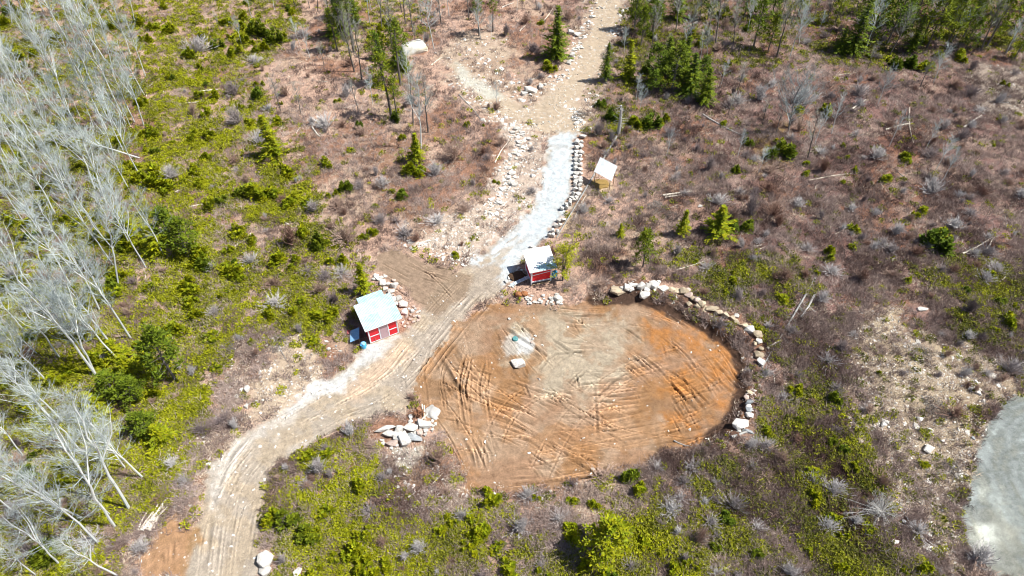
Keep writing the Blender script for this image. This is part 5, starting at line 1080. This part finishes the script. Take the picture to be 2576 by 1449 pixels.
for (a, b, c, d, r, m_, lab, lm) in [(2227,328,2296,310,.13,'dead','long bleached trunk pointing left of the crossed fallen trunks',2),(2287,273,2298,362,.11,'dead','bleached trunk lying straight down at the crossing in the right heath',3),(2141,277,2177,253,.16,'dead','thick bleached log in the heath below the top right trees',2),(2146,280,2172,263,.10,'dead','thinner bleached log alongside the thick one below the top right trees',0),
  (2424,323,2467,293,.16,'dead','bleached log pointing at the pale patch at top right',5),(1767,290,1867,343,.16,'deadg','grey fallen trunk with snapped twigs below the dark spruce cluster',16),(2034,455,2160,436,.09,'dead','thin pale fallen stem with side twigs in the middle of the right heath',12),(2051,700,1917,926,.11,'deadg','long grey fallen tree stretching down to the boulder wall',34),(2048,742,2012,800,.13,'deadg','dark snapped trunk crossing above the long grey fallen tree',9),
  (1930,878,1962,857,.14,'dead','short white log by the upright bend of the boulder wall',0),(1978,722,2020,713,.08,'dead','slim pale stick right of the yellow bush above the boulder wall',0),(2245,640,2250,702,.07,'dead','pale bent branch standing out in the right heath',2),(2420,640,2495,598,.13,'dead','pale splintered log below the broad dark bush on the right',5),(2480,632,2500,598,.10,'dead','bleached branch above the green heath near the right edge',3),(2517,707,2540,680,.09,'dead','white branch near the right edge halfway up',2),
  (2096,1340,2210,1265,.10,'deadg','bluish grey stem bending under the uprooted crown',6),(2206,1350,2213,1270,.13,'dead','forked pale trunk standing below the uprooted crown',4),(2392,1275,2420,1278,.06,'dead','thin stick at the left rim of the grey turnaround',0),(2190,1176,2228,1178,.05,'dead','thin pale stick high on the stony slope',0),(1155,240,1212,305,.09,'deadg','dark thin trunk lying beside the left arm of the track',3),(1245,410,1280,355,.08,'dead','pale leaning stick in the rubble bank',0),
  (1358,62,1395,15,.09,'dead','pale fallen stem left of the dark spruce crown',0),(1262,20,1292,8,.1,'dead','pale fallen trunk at the top edge left of the track',0),(1307,80,1323,64,.09,'dead','short pale log left of the dark spruce',0),(1332,203,1356,196,.08,'dead','pale stick lying on the island between the track arms',0),(1085,165,1112,145,.09,'dead','white forked branches below the huge boulder',5),(1070,225,1095,213,.07,'dead','thin white branch under the white forked branches',0),
  (450,262,520,255,.10,'dead','bleached branch heap in the left scrub, upper one',6),(504,232,548,226,.13,'dead','bleached snapped log in the left scrub below the top thicket',3),(480,520,560,505,.08,'dead','pale branch on the open ground in the left scrub',4),(440,485,470,470,.10,'dead','pale broken branch at the edge of the left thicket',4),(470,645,580,648,.09,'dead','long thin trunk lying level in the left clearing',3),(485,796,510,760,.07,'dead','pale stick slanting in the left clearing',0),(538,755,540,712,.06,'dead','upright-looking pale stick in the left clearing',0),
  (560,790,600,765,.07,'dead','thin crossed stick in the left clearing',2),(785,320,805,345,.14,'dead','bleached splintered stump wood in the open ground left of the pines',8),(590,625,612,600,.09,'dead','pale stick under the shrub above the left bush',2),(715,560,740,575,.12,'dead','forked pale wood under a large grey shrub',4),(700,870,720,905,.05,'deadg','thin dark stick above the bare dirt spur',0),(2100,590,2145,555,.05,'dead','thin twig above the round bushes on the right heath',0),(1700,680,1790,650,.06,'dead','curved white branch above the boulder wall',3),
  (1895,622,1915,618,.12,'dead','flat grey board on the mossy spot above the boulder wall',0),(1880,640,1935,618,.06,'dead','thin pale pole beside the mossy board',0),(1695,1110,1740,1125,.08,'deadg','grey stick at the lower edge of the clearing',2),(1840,1102,1885,1085,.15,'deadg','dark weathered log at the foot of the boulder wall',2),(205,1335,235,1325,.12,'dead','pale broken bough on the ground among the lower left trees',4),(42,1333,160,1290,.11,'dead','pale arching branch among the lower left trees',6)]:
    log((a, b), (c, d), r, m_, uniq(lab), 'branch' if r < .09 else 'log', 'fallen_branch' if r < .09 else 'fallen_log', None, lm, pr.uniform(-.04, .04))
q = random.Random(44)
for k in range(17):
    a0 = 352+q.uniform(-6, 22)+k*.9; b0 = 1338-q.uniform(0, 18); log((a0, b0), (a0+q.uniform(26, 58), b0-q.uniform(48, 72)), q.uniform(.06, .12), 'dead', 'bleached pole in the stick pile left of the orange earth patch', 'pole', 'bleached_pole', 'poles of the bleached stick pile', 0, .02, .08+.05*(k % 4))
# uprooted crown: a fan of bluish grey limbs
p = at(2215, 1290); B = MB(); q = random.Random(61)
for k in range(80):
    a = q.gauss(3.6, .55) if k % 2 else q.uniform(0, 6.28); L = q.uniform(.6, 1.9)*(2.0 if k % 4 == 1 else 1); e = Vector((math.cos(a)*L, math.sin(a)*L, q.uniform(.1, 1.2))); m_ = e*.5+Vector((0, 0, .2)); B.tube([(0, 0, .3), m_, e], [.04, .025, .008], 3)
    for j in range(8): p2 = m_.lerp(e, q.random()); B.rib(p2, p2+Vector((q.uniform(-.5, .5), q.uniform(-.5, .5), q.uniform(0, .5))), .014)
tag(obj('uprooted_tree', B.me('uprooted_tree', M['deadg']), None, p), uniq('tangled bluish grey crown of an uprooted tree at the foot of the stony slope'), 'fallen tree')
for k, (x, y) in enumerate(scatter_things(95, lambda x, y, q: F1(bare, x, y) < .25, .6, 7)):
    u, v = proj(x, y); a = pr.uniform(0, 3.14); L = pr.uniform(.9, 2.8)/mpp(v)
    p = at(u, v); log((u, v), (u+L*math.cos(a), v-L*.7*math.sin(a)), pr.uniform(.025, .055), pr.choice(['dead', 'deadg', 'dead']), where('thin fallen stick', p), 'branch', 'fallen_branch', 'loose fallen sticks', pr.choice([0, 2, 4]))
# brush piles of dark twigs
for u, v, w_, lab in [(700,865,60,'dark tangled brush pile at the top left of the bare dirt spur'),(575,880,50,'purplish brush pile below the left bushes'),(1100,70,70,'black heap of uprooted brush at the top left of the track arm'),(1180,90,60,'dark brush and roots right of the black heap'),(2310,890,70,'dark bramble mound high on the stony slope'),(2350,1020,60,'dark bramble mound near the grey turnaround'),(1530,140,40,'twiggy slash heap on the right of the upper track'),(1460,290,40,'twiggy slash heap right of the fork'),(2395,1180,56,'dark bramble tangle at the rim of the turnaround'),(2300,1420,60,'dark bramble tangle at the bottom right'),(1690,545,40,'dark charred brush ring on the heath'),(1650,520,44,'dark brush heap left of the charred ring')]:
    p = at(u, v); B = MB(); R = w_*mpp(v)/2; q = random.Random(u)
    for _ in range(190):
        a = q.uniform(0, 6.28); r = R*math.sqrt(q.random()); c = Vector((math.cos(a)*r, math.sin(a)*r, max(0, (1-(r/R)**2))*R*.45*q.random()))
        d = Vector((q.gauss(0, 1), q.gauss(0, 1), q.gauss(0, .35))).normalized()*q.uniform(.3, .9); B.rib(c-d*.5, c+d*.5, .022)
    tag(obj('brush_pile', B.me('brush_pile', M['barkd']), None, p), uniq(lab), 'brush pile')

# ---------------------------------------------------------------- ground cover (stuff), scattered with geometry nodes
def coll(name, meshes):
    c = bpy.data.collections.new(name)
    for k, me in enumerate(meshes): c.objects.link(bpy.data.objects.new('%s_sprig' % name, me))
    return c
def scatter_nodes(c):
    g = bpy.data.node_groups.new('scatter_'+c.name, 'GeometryNodeTree'); g.interface.new_socket('Geometry', in_out='INPUT', socket_type='NodeSocketGeometry'); g.interface.new_socket('Geometry', in_out='OUTPUT', socket_type='NodeSocketGeometry')
    N = g.nodes; L = g.links; gi_ = N.new('NodeGroupInput'); go = N.new('NodeGroupOutput'); ip = N.new('GeometryNodeInstanceOnPoints'); ci = N.new('GeometryNodeCollectionInfo')
    ci.inputs['Collection'].default_value = c; ci.inputs['Separate Children'].default_value = True; ci.inputs['Reset Children'].default_value = True
    def at_(nm, ty):
        a = N.new('GeometryNodeInputNamedAttribute'); a.data_type = ty; a.inputs[0].default_value = nm; return a.outputs[0]
    L.new(gi_.outputs[0], ip.inputs['Points']); L.new(ci.outputs[0], ip.inputs['Instance']); ip.inputs['Pick Instance'].default_value = True
    L.new(at_('pick', 'INT'), ip.inputs['Instance Index']); L.new(at_('turn', 'FLOAT_VECTOR'), ip.inputs['Rotation']); L.new(at_('size', 'FLOAT_VECTOR'), ip.inputs['Scale'])
    L.new(ip.outputs[0], go.inputs[0]); return g
def scatter(name, meshes, px, py, size, tint, flat=None, tilt=.2, label=None, cat=None, dz=0):
    n = len(px); c = coll(name, meshes); me = bpy.data.meshes.new(name); me.vertices.add(n)
    z = gi(Zg, px, py)+dz; me.vertices.foreach_set('co', np.stack([px, py, z], -1).reshape(-1).astype(np.float32))
    a = me.attributes.new('pick', 'INT', 'POINT'); a.data.foreach_set('value', rng.integers(0, len(meshes), n).astype(np.int32))
    a = me.attributes.new('turn', 'FLOAT_VECTOR', 'POINT'); a.data.foreach_set('vector', np.stack([rng.normal(0, tilt, n), rng.normal(0, tilt, n), rng.uniform(0, 6.28, n)], -1).reshape(-1).astype(np.float32))
    f = np.ones(n) if flat is None else flat
    a = me.attributes.new('size', 'FLOAT_VECTOR', 'POINT'); a.data.foreach_set('vector', np.stack([size, size, size*f], -1).reshape(-1).astype(np.float32))
    a = me.attributes.new('tint', 'FLOAT', 'POINT'); a.data.foreach_set('value', np.clip(tint, 0, 1).astype(np.float32))
    o = obj(name, me); md = o.modifiers.new('scatter', 'NODES'); md.node_group = scatter_nodes(c); tag(o, label, cat, kind='stuff'); print(name, n); return o
def sample(n, dens):
    u = rng.uniform(-60, 2636, n*3); v = rng.uniform(-40, 1500, n*3); y_ = (724.5-v)/FP; zz = math.sin(TH)-y_*math.cos(TH); t = CAMH/zz
    px = t*(u-1288)/FP; py = t*(math.cos(TH)+y_*math.sin(TH))
    keep = rng.random(len(px)) < np.clip((.45/zz)**1.5, 0, 1)*0+np.clip(dens(px, py), 0, 1)
    px, py = px[keep], py[keep]; return px[:n], py[:n]
def sprig_cover(seed):
    q = random.Random(seed); F = MB()
    for _ in range(34):
        a = q.uniform(0, 6.28); r = .42*math.sqrt(q.random()); c = Vector((math.cos(a)*r, math.sin(a)*r, .04+q.random()*.26*(1-r))); needle(F, q, c, Vector((q.gauss(0, .7), q.gauss(0, .7), .55)).normalized(), q.uniform(.08, .16))
    return F.me('cover', M['cover'])
def sprig_twig(seed, mat, n=13, flat=.5, w_=.017):
    q = random.Random(seed); F = MB()
    for _ in range(n):
        a = q.uniform(0, 6.28); p = Vector((q.uniform(-.25, .25), q.uniform(-.25, .25), 0)); e = p+Vector((math.cos(a)*q.uniform(.1, .4), math.sin(a)*q.uniform(.1, .4), q.uniform(.1, .5)*flat)); F.rib(p, e, w_*q.uniform(.7, 1.3))
    return F.me(mat, M[mat])
def pebble(seed):
    q = random.Random(seed); bm = bmesh.new()
    for _ in range(11):
        v = Vector((q.gauss(0, 1), q.gauss(0, 1), q.gauss(0, .7))).normalized(); bm.verts.new(v)
    bmesh.ops.convex_hull(bm, input=bm.verts); me = bpy.data.meshes.new('pebble'); bm.to_mesh(me); bm.free(); me.materials.append(M['stone_i']); return me
fd = lambda A: (lambda x, y: gi(A, x, y))
px, py = sample(62000, lambda x, y: gi(green, x, y)*1.05*(1-gi(BUSY, x, y))+.02*(1-gi(bare, x, y))*(1-gi(BUSY, x, y)))
scatter('low_heath', [sprig_cover(i) for i in range(5)], px, py, rng.uniform(.55, 1.35, len(px)), fbm(px, py, 2.5, 3, 91)*1.7-.62+rng.normal(0, .22, len(px))+.45*sstep(4, 20, px)+.9*(fbm(px, py, 7, 3, 97)-.5), None, .2, 'low evergreen heath plants covering the ground in olive patches', 'ground cover')
px, py = sample(1900, lambda x, y: (1-gi(BUSY, x, y))*(gi(green, x, y)-.25)*1.3*sstep(.42, .60, fbm(x, y, 4, 3, 98)))
scatter('evergreen_thicket', BU+BK[:1], px, py, rng.uniform(.4, 1.35, len(px))*np.where(px < 0, 1.1, .75), rng.random(len(px)), None, .08, 'small yellow-green evergreens crowded together in the green thickets', 'evergreen thicket')
px, py = sample(600, lambda x, y: (1-gi(bare, x, y))*(1-gi(BUSY, x, y))*.8*sstep(.45, .62, fbm(x, y, 6, 3, 99))*(1-gi(m_stone, x, y)*.6)*(.5+.5*sstep(-5, 20, x)))
scatter('leafless_scrub', SHR, px, py, rng.uniform(.35, .85, len(px)), rng.random(len(px)), None, .12, 'low mauve-grey leafless scrub spread over the cleared ground', 'scrub')
px, py = sample(60000, lambda x, y: (1-gi(bare, x, y))*(1-gi(BUSY, x, y))*(1-.8*gi(m_stone, x, y))*(1-.6*gi(m_rub, x, y))*(.35+.65*sstep(.42, .58, fbm(x, y, 3, 3, 92)))*(1-.5*gi(green, x, y))*(.55+.45*sstep(0, 25, x)))
scatter('twiggy_brush', [sprig_twig(i, 'brush', 15, 1.0) for i in range(6)], px, py, rng.uniform(.6, 1.6, len(px)), fbm(px, py, 3.5, 3, 93)*1.7-.35+rng.normal(0, .15, len(px)), None, .15, 'reddish grey leafless brush and stems covering the cleared ground', 'brush')
px, py = sample(26000, lambda x, y: (1-gi(bare, x, y))*(1-gi(BUSY, x, y))*.8*(1-.6*gi(green, x, y))*sstep(.40, .6, fbm(x, y, 4, 3, 94)))
scatter('dry_stalks', [sprig_twig(i+20, 'straw', 10, .35, .016) for i in range(4)], px, py, rng.uniform(.6, 1.5, len(px)), rng.random(len(px)), None, .15, 'pale dry stalks and slash strewn over the cleared ground', 'dry stalks')
px, py = sample(95000, lambda x, y: np.clip(gi(stony, x, y)*1.1+.004*(1-gi(m_pale, x, y))*(1-gi(m_pad, x, y)*.6), 0, 1)*(1-gi(m_loop, x, y))*(.3+.7*sstep(.42, .6, fbm(x, y, 1.5, 3, 95))))
sz = .045+.16*rng.random(len(px))**3.5
scatter('loose_stones', [pebble(i) for i in range(5)], px, py, sz, rng.random(len(px)), np.full(len(px), .7), .3, 'loose pale stones strewn over the tracks, banks and stony slopes', 'stones')
px, py = sample(26000, lambda x, y: np.clip(gi(m_bank, x, y)*6+gi(m_rub, x, y)*.32+gi(m_upr, x, y)*.35*(1-gi(m_up, x, y))+gi(m_stone, x, y)*.10+gi(m_edge, x, y)*.05, 0, 1)*(1-gi(m_pale, x, y))*(1-gi(m_loop, x, y))*np.maximum(sstep(.45, .6, fbm(x, y, 2.2, 3, 96)), gi(m_bank, x, y)*.8))
scatter('rock_rubble', [pebble(i+9) for i in range(5)], px, py, .11+.32*rng.random(len(px))**2.6, .55+.45*rng.random(len(px)), np.full(len(px), .75), .3, 'broken pale rubble along the banks of the drive and track', 'rubble')
print('tris', sum(len(m.polygons)*2 for m in bpy.data.meshes)); print('labels', len(used_labels), 'objects', len(bpy.data.objects), 'shrubs', NSH)
